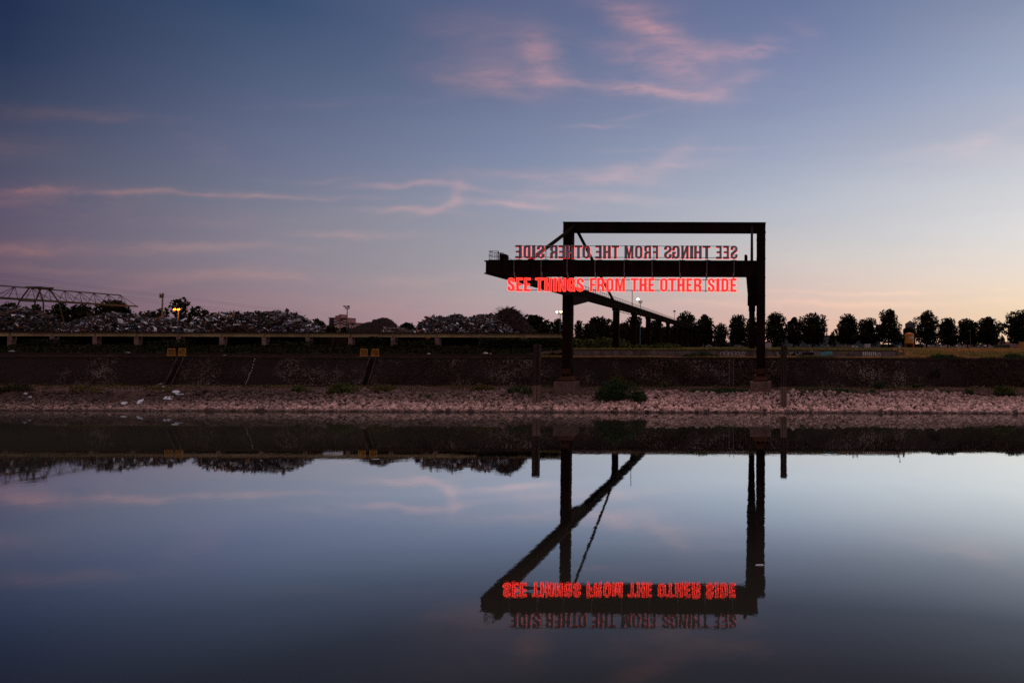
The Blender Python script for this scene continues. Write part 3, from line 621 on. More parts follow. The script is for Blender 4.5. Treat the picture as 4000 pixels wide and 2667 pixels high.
# ------------------------------------------------------------------ scrap heaps
PAL = np.array([(.014,.011,.012),(.022,.017,.019),(.038,.031,.035),(.07,.062,.07),(.14,.13,.15),(.36,.36,.43),(.62,.65,.74),(.10,.04,.025),(.16,.06,.03),(.05,.07,.12),(.30,.10,.02),(.04,.10,.25),(.06,.03,.025),(.03,.05,.04)])
PW_ = np.array([30,18,10,7,6,7.5,8.5,7,5,5,1.8,1.6,9,3.]); PW_ /= PW_.sum()
SCRAP = mat('scrap_metal', (.1,.1,.1), .6, attr=True, spec=.12)
RUSTY = mat('rusty_scrap', (.018,.007,.005), .9, col2=(.009,.005,.004), scale=.5, spec=.1)
def heap(sil, Yc, Yf, Yb, base, n, label, m=None, pal=None, size=1.0, seed=1, long=1.0, name='scrap_heap'):
    rng = np.random.default_rng(seed); n = int(n*2.6)
    X = np.array([XP(p[0], Yc, p[1]) for p in sil]); Zt = np.array([P(p[0], p[1], Yc).z for p in sil])
    xs = np.linspace(X[0], X[-1], 60); ys = np.linspace(Yf, Yb, 18)
    def hgt(x, y):
        h = np.interp(x, X, Zt) - base
        k = np.where(y < Yc, (y-Yf)/(Yc-Yf), (Yb-y)/(Yb-Yc)); k = np.clip(k, 0, 1)
        return base + np.maximum(h, 0)*np.sin(k*math.pi/2)**.8
    Xg, Yg = np.meshgrid(xs, ys); Zg = hgt(Xg, Yg) - .25*size + rng.normal(0, .12*size, Xg.shape)
    Xg = Xg*Yg/Yc
    bodyv = np.stack([Xg,Yg,Zg],-1).reshape(-1,3); bodyf = gridf(60, 18)
    r = empty(name, (X.mean(), Yc, base), label, 'scrap heap', 'heaps of scrap behind the runway beam')
    bm_ = mat('heap_core', (.010,.008,.008), .9, col2=(.016,.011,.010), scale=1.5, spec=.1)
    mesh_np('mound', bodyv, bodyf, m or bm_, parent=r, smooth=True)
    px = rng.uniform(X[0], X[-1], n); py = Yf + (Yb-1.5-Yf)*rng.beta(1.1, 1.7, n); hz = hgt(px, py)
    n0 = n; s = .46*size*rng.lognormal(-1.05, .55, n); e = rng.random(n)
    yaw = rng.uniform(0, 2*math.pi, n); t1 = rng.normal(0,.45,n); t2 = rng.normal(0,.55,n)
    scl = np.stack([s*(1.6+2.0*(e<.25)*long), s*rng.uniform(.15,1.0,n), s*rng.uniform(.04,.4,n)], 1); scl = np.minimum(scl, 1.7)
    cy_, sy_, c1_, s1_, c2_, s2_ = np.cos(yaw), np.sin(yaw), np.cos(t1), np.sin(t1), np.cos(t2), np.sin(t2); z_, o_ = np.zeros(n), np.ones(n)
    Rz_ = np.stack([np.stack([cy_,-sy_,z_],1), np.stack([sy_,cy_,z_],1), np.stack([z_,z_,o_],1)],1)
    Ry_ = np.stack([np.stack([c1_,z_,s1_],1), np.stack([z_,o_,z_],1), np.stack([-s1_,z_,c1_],1)],1)
    Rx_ = np.stack([np.stack([o_,z_,z_],1), np.stack([z_,c2_,-s2_],1), np.stack([z_,s2_,c2_],1)],1)
    v, f = scatter(BOXV, BOXF, np.stack([px*py/Yc, py, hz - .16 + rng.uniform(-.12,.12,n)],1), scl, rng, rot=Rz_@Ry_@Rx_, jit=.22)
    P_ = PAL if pal is None else pal[0]; w_ = PW_ if pal is None else pal[1]
    c = P_[rng.choice(len(P_), n, p=w_)]*rng.uniform(.5,1.2,n)[:,None]
    o = mesh_np('scrap_pieces', v, f, SCRAP, parent=r, col=np.repeat(c, 8, 0)); o['kind'] = 'stuff'
    return r
RP = (np.array([(.026,.010,.007),(.018,.009,.007),(.035,.014,.009),(.014,.010,.010),(.08,.07,.07)]), np.array([.34,.3,.2,.15,.01]))
heap([(-500,1260),(-300,1215),(-60,1204),(60,1200),(110,1206),(150,1214),(200,1238),(260,1270),(300,1300)], 116, 109.6, 124, 9.8, 3600, 'dark tangled scrap heap under the truss crane at the left edge', seed=11, pal=(PAL, np.where(PAL.sum(1) > .5, PW_*.35, PW_)/np.where(PAL.sum(1) > .5, PW_*.35, PW_).sum()))
heap([(190,1300),(255,1270),(300,1252),(345,1240),(400,1232),(440,1219),(480,1226),(520,1231),(560,1240),(610,1244),(660,1247),(700,1250),(735,1262),(760,1288),(778,1300)], 117, 109.8, 125, 9.8, 5200, 'wide scrap heap with pale sheet metal in front of the orange floodlights', seed=12)
heap([(770,1300),(785,1262),(800,1238),(850,1226),(900,1222),(960,1224),(1020,1219),(1060,1216),(1090,1218),(1130,1222),(1165,1232),(1190,1246),(1220,1256),(1245,1280),(1262,1300)], 118, 110.5, 127, 9.8, 5600, 'tall scrap heap with a long flat crest left of the apartment tower', seed=13)
heap([(825,1300),(850,1285),(890,1274),(930,1270),(960,1280),(990,1300)], 111.6, 109.4, 115, 9.8, 900, 'low rusty brown heap of shavings at the foot of the flat crested heap', RUSTY, RP, .55, 14)
heap([(1350,1300),(1372,1285),(1400,1270),(1430,1258),(1452,1256),(1456,1247),(1470,1246),(1490,1240),(1512,1240),(1530,1250),(1545,1262),(1560,1280),(1580,1300)], 118, 110.5, 126, 9.8, 2600, 'smooth dark brown mound right of the apartment tower', RUSTY, RP, .32, 15)
heap([(1488,1300),(1496,1281),(1540,1279),(1575,1281),(1600,1288),(1620,1300)], 111.8, 109.6, 115, 9.8, 800, 'low pale heap of crushed sheets at the foot of the brown mound', pal=(PAL, np.array([1,1,2,4,6,3,1,4,2,1,.2,.2,3,1])/29.4), size=.8, seed=16)
heap([(1612,1300),(1640,1275),(1665,1252),(1690,1240),(1720,1238),(1755,1240),(1780,1231),(1800,1236),(1840,1246),(1870,1232),(1900,1229),(1930,1234),(1960,1250),(1990,1268),(2010,1285),(2030,1300)], 117, 110, 125, 9.8, 5200, 'jagged blue grey scrap heap left of the brown wire mound', seed=17)
hw = heap([(1900,1262),(1925,1240),(1945,1222),(1965,1208),(1985,1204),(2010,1208),(2030,1222),(2045,1240),(2060,1262),(2090,1290)], 121, 112, 129, 9.8, 2600, 'round rusty brown mound of wire between the scrap and the trees', RUSTY, RP, .55, 18)
s = MB()
for k in range(170):
    a = random.uniform(1925, 2055); top = np.interp(a, [1925,1945,1985,2030,2055], [1240,1222,1204,1222,1255]); p = P(a, top+3, 121)
    q = p + Vector((random.gauss(0,.5), random.gauss(0,.5), random.uniform(.1,.75))); m_ = (p+q)/2 + Vector((random.gauss(0,.2),0,.12)); s.path([p, m_, q], .022, 3)
s.build('wire', RUSTY, hw)

# yard wall visible between two heaps
s = MB(); a, b_ = XP(735,124), XP(880,124); s.box(a, b_, 124, 124.3, 9.8, ZP(1266,124,800))
for px in (783, 822): s.box(XP(px,124)-.12, XP(px,124)+.12, 123.9, 124.35, 9.8, ZP(1263,124,800))
tag(s.build('yard_wall', mat('grey_panel', (.13,.12,.13), .8, spec=.2)), 'low grey panel wall showing between two scrap heaps', 'wall')
# ------------------------------------------------------------------ vegetation
def leaves(n, pos, size, rng):
    s = size*rng.uniform(.6, 1.4, n); return scatter(*QUAD, pos, np.stack([s, s*rng.uniform(.6,1.0,n), s], 1), rng)
def tree(px, top, wpx, Y, label, base=None, kind='round', seed=0, cat='tree', group='trees on the skyline', m=None, low=.16, name='tree', dens=1.0, lf=None):
    rng = np.random.default_rng(1000+seed); x = XP(px, Y); wpx *= (1.24 if Y > 290 else 1.12); zt = P(px, top, Y).z; z0 = float(upz(np.array(x), np.array(min(Y, 3000.)))) if base is None else base
    if Y > 330: z0 = UPZ-.1
    w_ = wpx/FPX*Y; H = zt - z0; zc = z0 + H*low
    r = empty(name, (x, Y, z0), label, cat, group)
    t = MB(); tr = max(.12, H*.022); hub = zc + (zt-zc)*.35
    t.tube((x, Y, z0-.2), (x+rng.normal(0,.1), Y, hub), tr, 7, tr*.6)
    nb = int(rng.integers(11, 18)) if kind == 'round' else (12 if kind == 'sparse' else 9)
    C = []; sh = rng.uniform(1.2, 2.5); fq = rng.uniform(5, 11); ph = rng.uniform(0, 6)
    for i in range(nb):
        u = (i+.5)/nb; zz = zc + (zt-zc)*(.10 + .80*u)
        rr = (math.sin(min(1, (1-u)*sh+.12)*math.pi/2))*(.55+.45*min(1, u*3.5+.3))*(1+.28*math.sin(u*fq+ph)) if kind != 'cone' else (1.05-u)*.95
        a = i*2.4 + rng.uniform(-.4,.4); d = w_*.5*rr*.60
        C.append((x + math.cos(a)*d, Y + math.sin(a)*d, zz))
    C = np.array(C); R = w_*np.array([rng.uniform(.15,.32) for _ in C]); Rz = np.minimum(R*1.05, (zt-zc)*.20)
    if kind == 'cone': R *= .8
    if kind == 'sparse': R *= .75; Rz *= .75
    C[:,2] = np.minimum(C[:,2], zt-Rz*.9)
    for c in C[::2]:
        m0 = Vector((x + (c[0]-x)*.25, Y + (c[1]-Y)*.25, z0 + (hub-z0)*.8)); t.tube(m0, c, tr*.42, 5, tr*.14)
    t.build('trunk', BARK, r)
    N = int(dens*(2300 if kind != 'sparse' else 800)*min(1.6, max(.35, (w_*(zt-zc))/95.0))); ls = lf or .50*(w_/9.0)**.35
    k = rng.integers(0, len(C), N); d = rng.normal(size=(N,3)); d /= np.linalg.norm(d, axis=1)[:,None]
    rad = rng.uniform(.35, 1.0, N)**.6*rng.uniform(.88,1.05,N)
    pos = C[k] + d*np.stack([R[k], R[k], Rz[k]],1)*rad[:,None]
    if kind == 'round':   # a filled heart so that the crown's middle is closed
        N2 = int(N*.6); pz = rng.beta(1.3,1.9,N2)*.85+.03; pr = np.sqrt(rng.random(N2))*w_*.36*np.sin(np.clip(1.15-pz,0,1)*math.pi/2)*np.minimum(1,pz*4+.5); pa = rng.uniform(0,2*math.pi,N2)
        pos = np.vstack([pos, np.stack([x+pr*np.cos(pa), Y+pr*np.sin(pa), zc+pz*(zt-zc)],1)])
    v, f = leaves(len(pos), pos, ls, rng)
    mesh_np('crown', v, f, m or LEAF, parent=r)
    return r
TR = [ # px, top, width, Y, kind, label
 (2680,1214,76,330,'round','tall dark round tree where the runway girder ends'),
 (2753,1228,76,330,'round','dark round tree above the white car, right of the girder end'),
 (2816,1261,48,325,'round','small dark tree between two tall ones left of the right gantry leg'),
 (2881,1228,74,330,'round','tall dark tree just left of the right gantry leg'),
 (2938,1235,52,338,'round','dark tree mostly hidden behind the right gantry leg'),
 (3028,1218,84,325,'round','broad dark tree just right of the right gantry leg above the white hut'),
 (3101,1234,60,330,'round','narrow dark tree directly behind the right mooring post'),
 (3175,1222,94,325,'round','big domed dark tree left of the glass hall'),
 (3250,1300,33,320,'cone','tiny conical tree in front of the glass hall'),
 (3312,1226,92,325,'round','broad dark tree in front of the glass hall'),
 (3392,1240,68,330,'round','medium dark tree right of the glass hall'),
 (3471,1206,92,325,'round','tallest dark tree left of the orange silo'),
 (3548,1276,58,315,'round','low dark tree behind the orange silo'),
 (3620,1211,88,325,'round','tall dark tree with a narrow head right of the orange silo'),
 (3703,1240,74,330,'round','dark tree second to the right of the orange silo'),
 (3780,1244,80,330,'round','dark tree behind the tall thin lamp post'),
 (3858,1237,84,325,'round','domed dark tree third from the right edge'),
 (3910,1251,40,345,'sparse','thin feathery tree second from the right edge'),
 (3992,1208,125,300,'round','largest dark tree at the right edge of the picture'),
 (2345,1236,108,215,'round','wide dark tree left of the first far column'),
 (2300,1262,60,205,'round','lower dark tree in front of the steel arch bridge'),
 (2260,1250,46,225,'round','dark tree peeping out right behind the left gantry leg'),
 (2440,1256,60,240,'round','dark tree between the first two far columns'),
 (2478,1233,70,245,'round','tall dark tree behind the second far column'),
 (2555,1250,84,260,'round','dark tree under the middle of the runway girder'),
 (2610,1272,70,300,'round','dark tree under the far part of the runway girder'),
 (2515,1276,70,330,'round','dark tree low between the third and fourth far columns'),
 (2648,1274,64,345,'round','dark tree hidden behind the last far columns'),
 (2722,1270,60,345,'round','dark tree closing the gap above the grey car'),
 (2580,1284,80,345,'round','low dark tree behind the middle far columns'),
 (2400,1262,70,250,'round','low dark tree just right of the first far column'),
 (2178,1240,50,190,'round','dark tree left behind the left gantry leg'),
 (2152,1250,32,200,'sparse','feathery birch left of the lit mast'),
 (2080,1228,120,170,'round','broad dark tree right of the brown wire mound'),
 (2125,1262,56,165,'round','low dark bushy tree between the broad tree and the feathery birch'),
 (1590,1260,66,190,'round','low dark tree between the brown mound and the jagged scrap'),
 (1645,1256,44,185,'round','small dark tree rising left of the jagged scrap heap'),
 (1236,1246,52,160,'round','dark tree leaning out at the right end of the flat crested heap'),
 (1292,1268,42,200,'round','dark bushy tree at the foot of the apartment tower, left side'),
 (1350,1277,44,210,'round','small lighter tree at the foot of the apartment tower, right side'),
 (40,1182,96,165,'round','dark tree at the left edge under the truss crane'),
 (140,1188,54,175,'round','dark tree between the legs of the truss crane'),
 (233,1181,78,165,'round','dark tree right of the truss crane legs'),
 (315,1190,100,170,'round','wide dark tree under the middle of the crane truss'),
 (435,1173,140,175,'round','wide dark tree behind the end of the crane truss'),
 (545,1211,76,165,'sparse','ragged low tree between the crane truss and the antenna mast'),
 (602,1212,62,170,'round','dark low tree just left of the antenna mast'),
 (700,1163,150,178,'sparse','tall airy tree behind the twin orange floodlights'),
 (795,1206,56,155,'sparse','small airy tree right of the orange floodlights'),
]
for i, (px, top, wp, Y, kd, lab) in enumerate(TR):
    tree(px, top, wp, Y, lab, kind=kd, seed=i, base=(9.8 if px < 2100 and Y < 220 else None), low=(.09 if Y > 290 else .02), dens=1.0 if Y > 290 else 1.25)
def bankY(px, py):
    r0 = ray(px, py); best = None
    for Y in np.arange(82.5, 94, .02):
        z = 8 + r0.z*Y
        zz = seg(BANK, Y) if Y < YW0 else ZW0 + (Y-YW0)*(ZW1-ZW0)/(YW1-YW0)
        if z <= zz: return Y
    return 91.5
def bush(px, top, bot, wpx, Y, label, m=LEAF2, seed=0, n=900, ls=.18, z0=None, cat='bush', group=None, name='bush', deep=.8):
    if bot > 1505: Y = bankY(px, bot-4) + .25
    rng = np.random.default_rng(2000+seed); x = XP(px, Y, bot); zt = P(px, top, Y).z; zb_ = P(px, bot, Y).z if z0 is None else z0; w_ = wpx/FPX*Y
    nb = max(5, int(w_*2.2)); cx = rng.uniform(-.42,.42,nb)*w_; h = (zt-zb_)*(1-(np.abs(cx)/(w_*.5))**2*.75)*rng.uniform(.75,1.0,nb)
    k = rng.integers(0, nb, n); d = rng.normal(size=(n,3)); d /= np.linalg.norm(d,axis=1)[:,None]
    r_ = np.minimum(w_*.22, .9); rr = rng.uniform(.3,1,n)**.5
    pos = np.stack([x+cx[k]+d[:,0]*r_*rr, Y+rng.uniform(-.3,.3,nb)[k]*deep+d[:,1]*r_*.8*rr, zb_+h[k]*.5+d[:,2]*h[k]*.5*rr],1)
    v, f = leaves(n, pos, ls, rng)
    r = empty(name, (x, Y, zb_), label, cat, group)
    mesh_np('foliage', v, f, m, parent=r)
    s = MB()
    for j in range(7): s.tube((x+rng.uniform(-.1,.1)*w_, Y, zb_-.05), (x+cx[j%nb]*.8, Y+rng.uniform(-.3,.3), zb_+h[j%nb]*.8), .02, 4, .008)
    s.build('stems', BARK, r); return r
bush(2415,1462,1576,205,86.0,'large dark willow bush between the gantry legs on the stones',LEAF4,1,7500,.12)
bush(2410,1452,1500,66,88.2,'tall yellowing weed rising behind the large willow bush',mat('yellowing_leaf',(.09,.06,.012),.9,col2=(.05,.045,.012),scale=2,spec=.05),2,420,.10)
bush(3912,1488,1547,82,86.6,'round green bush near the right edge at the foot of the wall',LEAF2,3,2400,.12)
bush(3700,1518,1542,28,86.8,'tiny yellow green bush at the upper edge of the stones',LEAF2,4,350,.10)
bush(3778,1512,1550,52,86.6,'small dark bush left of the round green bush',LEAF4,5,700,.11)
bush(3576,1490,1520,40,90.5,'dull green bush against the wall below the silo',LEAF2,6,500,.12)
bush(3430,1485,1522,50,90.5,'dark bush against the wall left of the dull green one',LEAF4,7,600,.12)
bush(2590,1480,1518,40,90,'thin yellow green weed clump right of the large willow bush',LEAF2,8,350,.10)
bush(1340,1485,1540,130,87.5,'long clump of yellow green reeds below the right stair gutter',LEAF2,9,1500,.12)
bush(1170,1500,1536,80,87.5,'low reed clump left of the long reeds',LEAF2,10,700,.12)
bush(1500,1495,1535,110,88,'reed clump right of the right stair gutter',mat('dull_reed',(.12,.09,.03),.9,col2=(.06,.055,.02),scale=2,spec=.05),11,900,.12)
bush(1890,1488,1530,90,88.5,'yellowish weed clump beside the white bag',MATS['dull_reed'],12,900,.12)
bush(2030,1500,1545,120,87,'dark green bramble clump at the left mooring post',LEAF4,13,1500,.12)
bush(1660,1530,1560,90,85.8,'small dark bramble patch on the stones left of the white bag',LEAF4,14,500,.11)
bush(60,1495,1535,130,88,'dark bramble clump at the left edge of the bank',LEAF3,15,900,.13)
bush(330,1500,1535,150,88,'low dull weeds left of the scattered white sheets',MATS['dull_reed'],16,800,.12)
bush(620,1508,1530,110,88,'low dull weeds behind the scattered white sheets',MATS['dull_reed'],17,500,.11)
bush(2730,1370,1402,150,95.0,'dark bramble mound on the ledge in front of the graffiti wall',LEAF4,18,2000,.14)
bush(3690,1380,1412,170,94.6,'bramble mound hanging over the wall right of the grey gate posts',LEAF4,19,2200,.14)
bush(3860,1392,1415,120,94.6,'bramble patch on the wall edge near the right side',LEAF4,20,1200,.14)
bush(3965,1376,1412,110,94.8,'bramble mound on the wall edge at the right side of the picture',LEAF4,21,1500,.14)
bush(2168,1372,1398,70,96.5,'dark ivy clump between the left mooring post and the left gantry leg above the wall',LEAF3,25,1500,.16)
bush(3655,1430,1480,60,93.0,'ivy trailing down the wall below the bramble mound',LEAF3,22,500,.12)
# long creepers and low growth that nobody could count
def patch(name, label, cat, n, px0, px1, Ya, Yb, hfun, zfun, m, ls, seed, clump=.5):
    rng = np.random.default_rng(seed); X = rng.uniform(XP(px0,(Ya+Yb)/2), XP(px1,(Ya+Yb)/2), n); Y = rng.uniform(Ya, Yb, n)
    wv = .5+.5*np.sin(X*.9+seed)*np.sin(X*.37+1.3*seed) ; k = clump*wv + (1-clump)
    Z = zfun(X, Y) + rng.uniform(0, 1, n)*hfun(X, Y)*k
    v, f = leaves(n, np.stack([X,Y,Z],1), ls, rng)
    return tag(mesh_np(name, v, f, m), label, cat, kind='stuff')
patch('undergrowth', 'dark brambles and weeds covering the slope below the runway beam', 'undergrowth', 22000, -80, 2190, 97.5, 107.6, lambda X,Y: .2+.3*(Y-97)/10, lambda X,Y: np.interp(Y,[94,97,104,107,113.5],[6.4,6.5,7.3,7.6,7.8]), LEAF3, .22, 31)
patch('undergrowth', 'tall brambles growing up the pillars of the runway beam', 'undergrowth', 9000, 0, 2190, 104.5, 107.7, lambda X,Y: .1+1.3*(np.sin(X*.33)>.55), lambda X,Y: 7.4+0*X, LEAF3, .22, 32, .2)
patch('ivy', 'dense dark ivy swallowing the right end of the runway beam', 'ivy', 9000, 1880, 2192, 104.5, 107.8, lambda X,Y: 2.0+0*X, lambda X,Y: 7.2+0*X, LEAF3, .22, 33, .15)
patch('ivy', 'ivy clump climbing over the runway beam between the yellow barriers and the brown mound', 'ivy', 2600, 1400, 1500, 106.6, 107.8, lambda X,Y: 2.4+0*X, lambda X,Y: 7.4+0*X, LEAF3, .22, 34, .5)
patch('hedge', 'green scrub between the far columns of the runway', 'hedge', 9000, 2235, 2640, 118, 140, lambda X,Y: 1.0+1.1*(X<XP(2420,128)), lambda X,Y: UPZ+0*X, mat('scrub_leaf',(.035,.045,.014),.9,col2=(.06,.06,.02),scale=.3,spec=.05), .32, 35, .6)
patch('far_wood', 'distant low dark woods seen under the trees left of the glass hall', 'woods', 7000, 2620, 3075, 455, 475, lambda X,Y: 4.0+0*X, lambda X,Y: UPZ-.3+0*X, mat('far_leaf',(.030,.036,.032),.9,col2=(.045,.05,.045),scale=.05,spec=.05), 1.1, 61, .35)
patch('far_wood', 'distant low dark hedge seen under the trees at the right', 'woods', 7000, 3425, 4100, 430, 445, lambda X,Y: 2.4+0*X, lambda X,Y: UPZ-.3+0*X, MATS['far_leaf'], 1.0, 62, .35)
patch('weeds', 'dark green creepers covering the upper edge of the pale stones at the right', 'weeds', 8000, 2700, 3420, 85.6, 88.3, lambda X,Y: .35+0*X, lambda X,Y: np.interp(Y,[82.3,86.6,88.5],[-.1,2.05,2.35]), LEAF4, .12, 36, .9)
patch('weeds', 'sparse weeds on the dirt terrace below the quay wall', 'weeds', 14000, 0, 4000, 88.0, 91.7, lambda X,Y: .5+0*X, lambda X,Y: 2.35+0*X, MATS['dull_reed'], .10, 37, .95)
patch('ivy', 'dry brown creepers hanging over the quay wall', 'ivy', 15000, 2250, 4050, 92.0, 92.1, lambda X,Y: 0*X, lambda X,Y: 0*X+2.6, mat('dry_creeper',(.030,.018,.013),.95,col2=(.05,.03,.018),scale=.6,spec=.05), .13, 38) if False else None
def creeper():
    rng = np.random.default_rng(41); n = 24000; X = rng.uniform(XP(-50,93), XP(4060,93), n); z = ZW0 + (ZW1-ZW0)*rng.random(n)
    k = np.sin(X*.41+1)+np.sin(X*.17+2)+.8*np.sin(z*1.7+X*.6); keep = (k > rng.normal(.1,.5,n)) & ((X > XP(2250,93)) | (rng.random(n) < .45)); X, z = X[keep], z[keep]
    Y = YW0 + (z-ZW0)*(YW1-.15-YW0)/(ZW1-.28-ZW0) - rng.uniform(.03,.22,len(X))
    v, f = leaves(len(X), np.stack([X,Y,z],1), .14, rng)
    tag(mesh_np('creeper', v, f, mat('dry_creeper',(.030,.019,.013),.95,col2=(.052,.034,.02),scale=.6,spec=.05)), 'dry brown creepers clinging to the sloping quay wall', 'creeper', kind='stuff')
creeper()
def grass(name, label, n, px0, px1, Ya, Yb, zf, h0, h1, m, seed, wd=.03):
    rng = np.random.default_rng(seed); Y = Ya + (Yb-Ya)*rng.random(n)**1.6; X = np.interp(rng.random(n), [0,1], [0,1]); X = (px0 + (px1-px0)*X - PX)/FPX*Y
    Z = zf(X, Y); cl = .65+.35*np.sin(X*.8+seed)*np.sin(Y*.5+X*.23); h = rng.uniform(h0, h1, n)*cl; a = rng.uniform(0, math.pi, n); wv = wd*(1+Y/140)
    dx, dy = np.cos(a)*wv, np.sin(a)*wv; lx, ly = rng.normal(0,.25,n)*h, rng.normal(0,.25,n)*h
    v = np.stack([np.stack([X-dx,Y-dy,Z],1), np.stack([X+dx,Y+dy,Z],1), np.stack([X+lx,Y+ly,Z+h],1)],1).reshape(-1,3)
    f = np.arange(3*n).reshape(-1,3)
    tag(mesh_np(name, v, f, m), label, 'grass', kind='stuff')
GOLD = mat('dry_grass', (.50,.26,.11), .9, col2=(.24,.20,.06), scale=.16, spec=.05)
GRN = mat('green_grass', (.11,.14,.03), .9, col2=(.26,.19,.055), scale=.3, spec=.05)
grass('grass', 'dry reddish grass along the ledge in front of the graffiti wall', 16000, 2180, 3520, 94.2, 97.6, lambda X,Y: 6.4+0*X, .08, .30, GOLD, 51)
grass('grass', 'golden dry grass of the field at the right', 42000, 3490, 4080, 95, 150, lambda X,Y: upz(X,Y)-.02, .2, .55, GOLD, 52, .035)
grass('grass', 'green and yellow grass on the yard behind the graffiti wall', 30000, 2240, 3560, 98.2, 190, lambda X,Y: UPZ-.02+0*X, .18, .42, GRN, 53, .035)
grass('grass', 'fresh green grass tuft hanging over the wall right of the mooring post', 4000, 3085, 3270, 94.0, 95.2, lambda X,Y: 6.38+0*X, .12, .34, mat('fresh_grass',(.07,.12,.02),.9,col2=(.12,.12,.03),scale=.6,spec=.05), 54)
grass('grass', 'dry grass strip between the left mooring post and the left gantry leg', 1600, 2090, 2200, 94.2, 97, lambda X,Y: 6.42+0*X, .1, .4, GOLD, 55)

# ------------------------------------------------------------------ graffiti wall
def gwall():
    Y = 97.7; x0, x1 = XP(2190, Y), XP(3499, Y); r = empty('graffiti_wall', ((x0+x1)/2, Y, 6.4), 'low grey concrete retaining wall covered in graffiti behind the dry grass ledge', 'wall')
    s = MB(); s.box(x0, x1, Y, Y+.3, 6.2, 7.36); s.build('panel', mat('stained_concrete', (.20,.155,.165), .95, col2=(.085,.06,.062), scale=.8, spec=.1, stretch=(1,1,.4)), r)
    s = MB(); x = x0
    while x < x1: s.box(x, min(x+3.9, x1), Y-.06, Y+.36, 7.36, 7.44); x += 3.94
    s.build('coping', mat('wall_coping', (.05,.035,.035), .9, spec=.1), r)
    k = [0]
    def rib(pts, m, wd):
        k[0] += 1; yy = Y - .004 - .0015*(k[0] % 9); s = MB(); P2 = [(XP(p[0], Y), 6.48 + p[1]*.84) for p in pts]
        for (ax, az_), (bx, bz) in zip(P2, P2[1:]):
            d = Vector((bx-ax, 0, bz-az_)); 
            if d.length < 1e-4: continue
            nrm = Vector((-d.z, 0, d.x)).normalized()*wd/2
            s.add([(ax+nrm.x, yy, az_+nrm.z), (bx+nrm.x, yy, bz+nrm.z), (bx-nrm.x, yy, bz-nrm.z), (ax-nrm.x, yy, az_-nrm.z)], [(0,1,2,3)])
        return s, m
    def put(lst, m, name='graffiti'):
        q = MB()
        for s, _ in lst: q.add(s.v, s.f)
        q.build(name, m, r)
    LIL = mat('lilac_paint', (.50,.44,.55), .7); BLK = mat('black_paint', (.012,.011,.013), .7); WHT = mat('white_paint', (.62,.60,.64), .7); TEA = mat('teal_paint', (.08,.32,.38), .7); OCH = mat('ochre_paint', (.20,.13,.03), .7)
    A = lambda cx, cy, rx, ry, a0, a1, n=9: [(cx+rx*math.cos(math.radians(a0+(a1-a0)*i/n)), cy+ry*math.sin(math.radians(a0+(a1-a0)*i/n))) for i in range(n+1)]
    put([rib(A(2822+i*15, .35+.1*(i%2), 9, .45, 200, -20), 0, .07) for i in range(5)] + [rib(A(2825+i*15, .3, 5, .28, 220, -60), 0, .05) for i in range(5)] + [rib(A(2903,.45,5,.35,0,330),0,.1)], LIL)
    put([rib([(2925+i*7,.2),(2922+i*7,.8),(2929+i*7,.7)],0,.06) for i in range(4)] + [rib(A(3085+i*24,.45,9,.4,90,330),0,.09) for i in range(4)] + [rib([(3090,.5),(3180,.55)],0,.42), rib([(3030,.4),(3048,.6)],0,.2)], BLK)
    put([rib([(3030,.7),(3040,.75),(3034,.5),(3044,.45),(3034,.3)],0,.05)] + [rib(A(3082,.4,7,.35,0,340),0,.05), rib([(3088,.85),(3094,.5),(3100,.85)],0,.05), rib([(3106,.9),(3110,.4),(3118,.35)],0,.06), rib(A(3126,.6,5,.2,0,340),0,.05), rib([(3136,.85),(3138,.5),(3146,.5),(3148,.85)],0,.05), rib(A(3152,.45,4,.3,0,300),0,.04), rib(A(3172,.7,7,.25,0,340),0,.07)], WHT)
    put([rib([(3207,.35),(3222,.75),(3250,.85)],0,.25), rib([(3212,.3),(3235,.55),(3252,.45)],0,.22), rib([(3205,.75),(3230,.4),(3252,.7)],0,.12)], TEA)
    put([rib(A(3300,.65,14,.3,180,0),0,.12), rib([(3285,.6),(3318,.75)],0,.12)], OCH)
    put([rib([(3280,.15),(3287,.6),(3293,.15)],0,.04), rib([(3296,.15),(3297,.55),(3305,.18),(3306,.6)],0,.04), rib(A(3311,.38,7,.22,90,-90),0,.04), rib([(3311,.16),(3311,.6)],0,.04), rib([(3330,.3),(3340,.45),(3350,.3)],0,.04)], BLK)
    put([rib([(3372+i*8,.2+.05*(i%3)),(3372+i*8,.85)],0,.13) for i in range(7)] + [rib(A(3434,.35,6,.3,0,340),0,.08)], WHT)
    put([rib([(2400+i*30,.5),(2412+i*30,.62)],0,.5) for i in (0,2,5)] + [rib([(2550,.78),(2600,.78)],0,.03)], mat('pale_scuff', (.17,.14,.15), .9))
gwall()

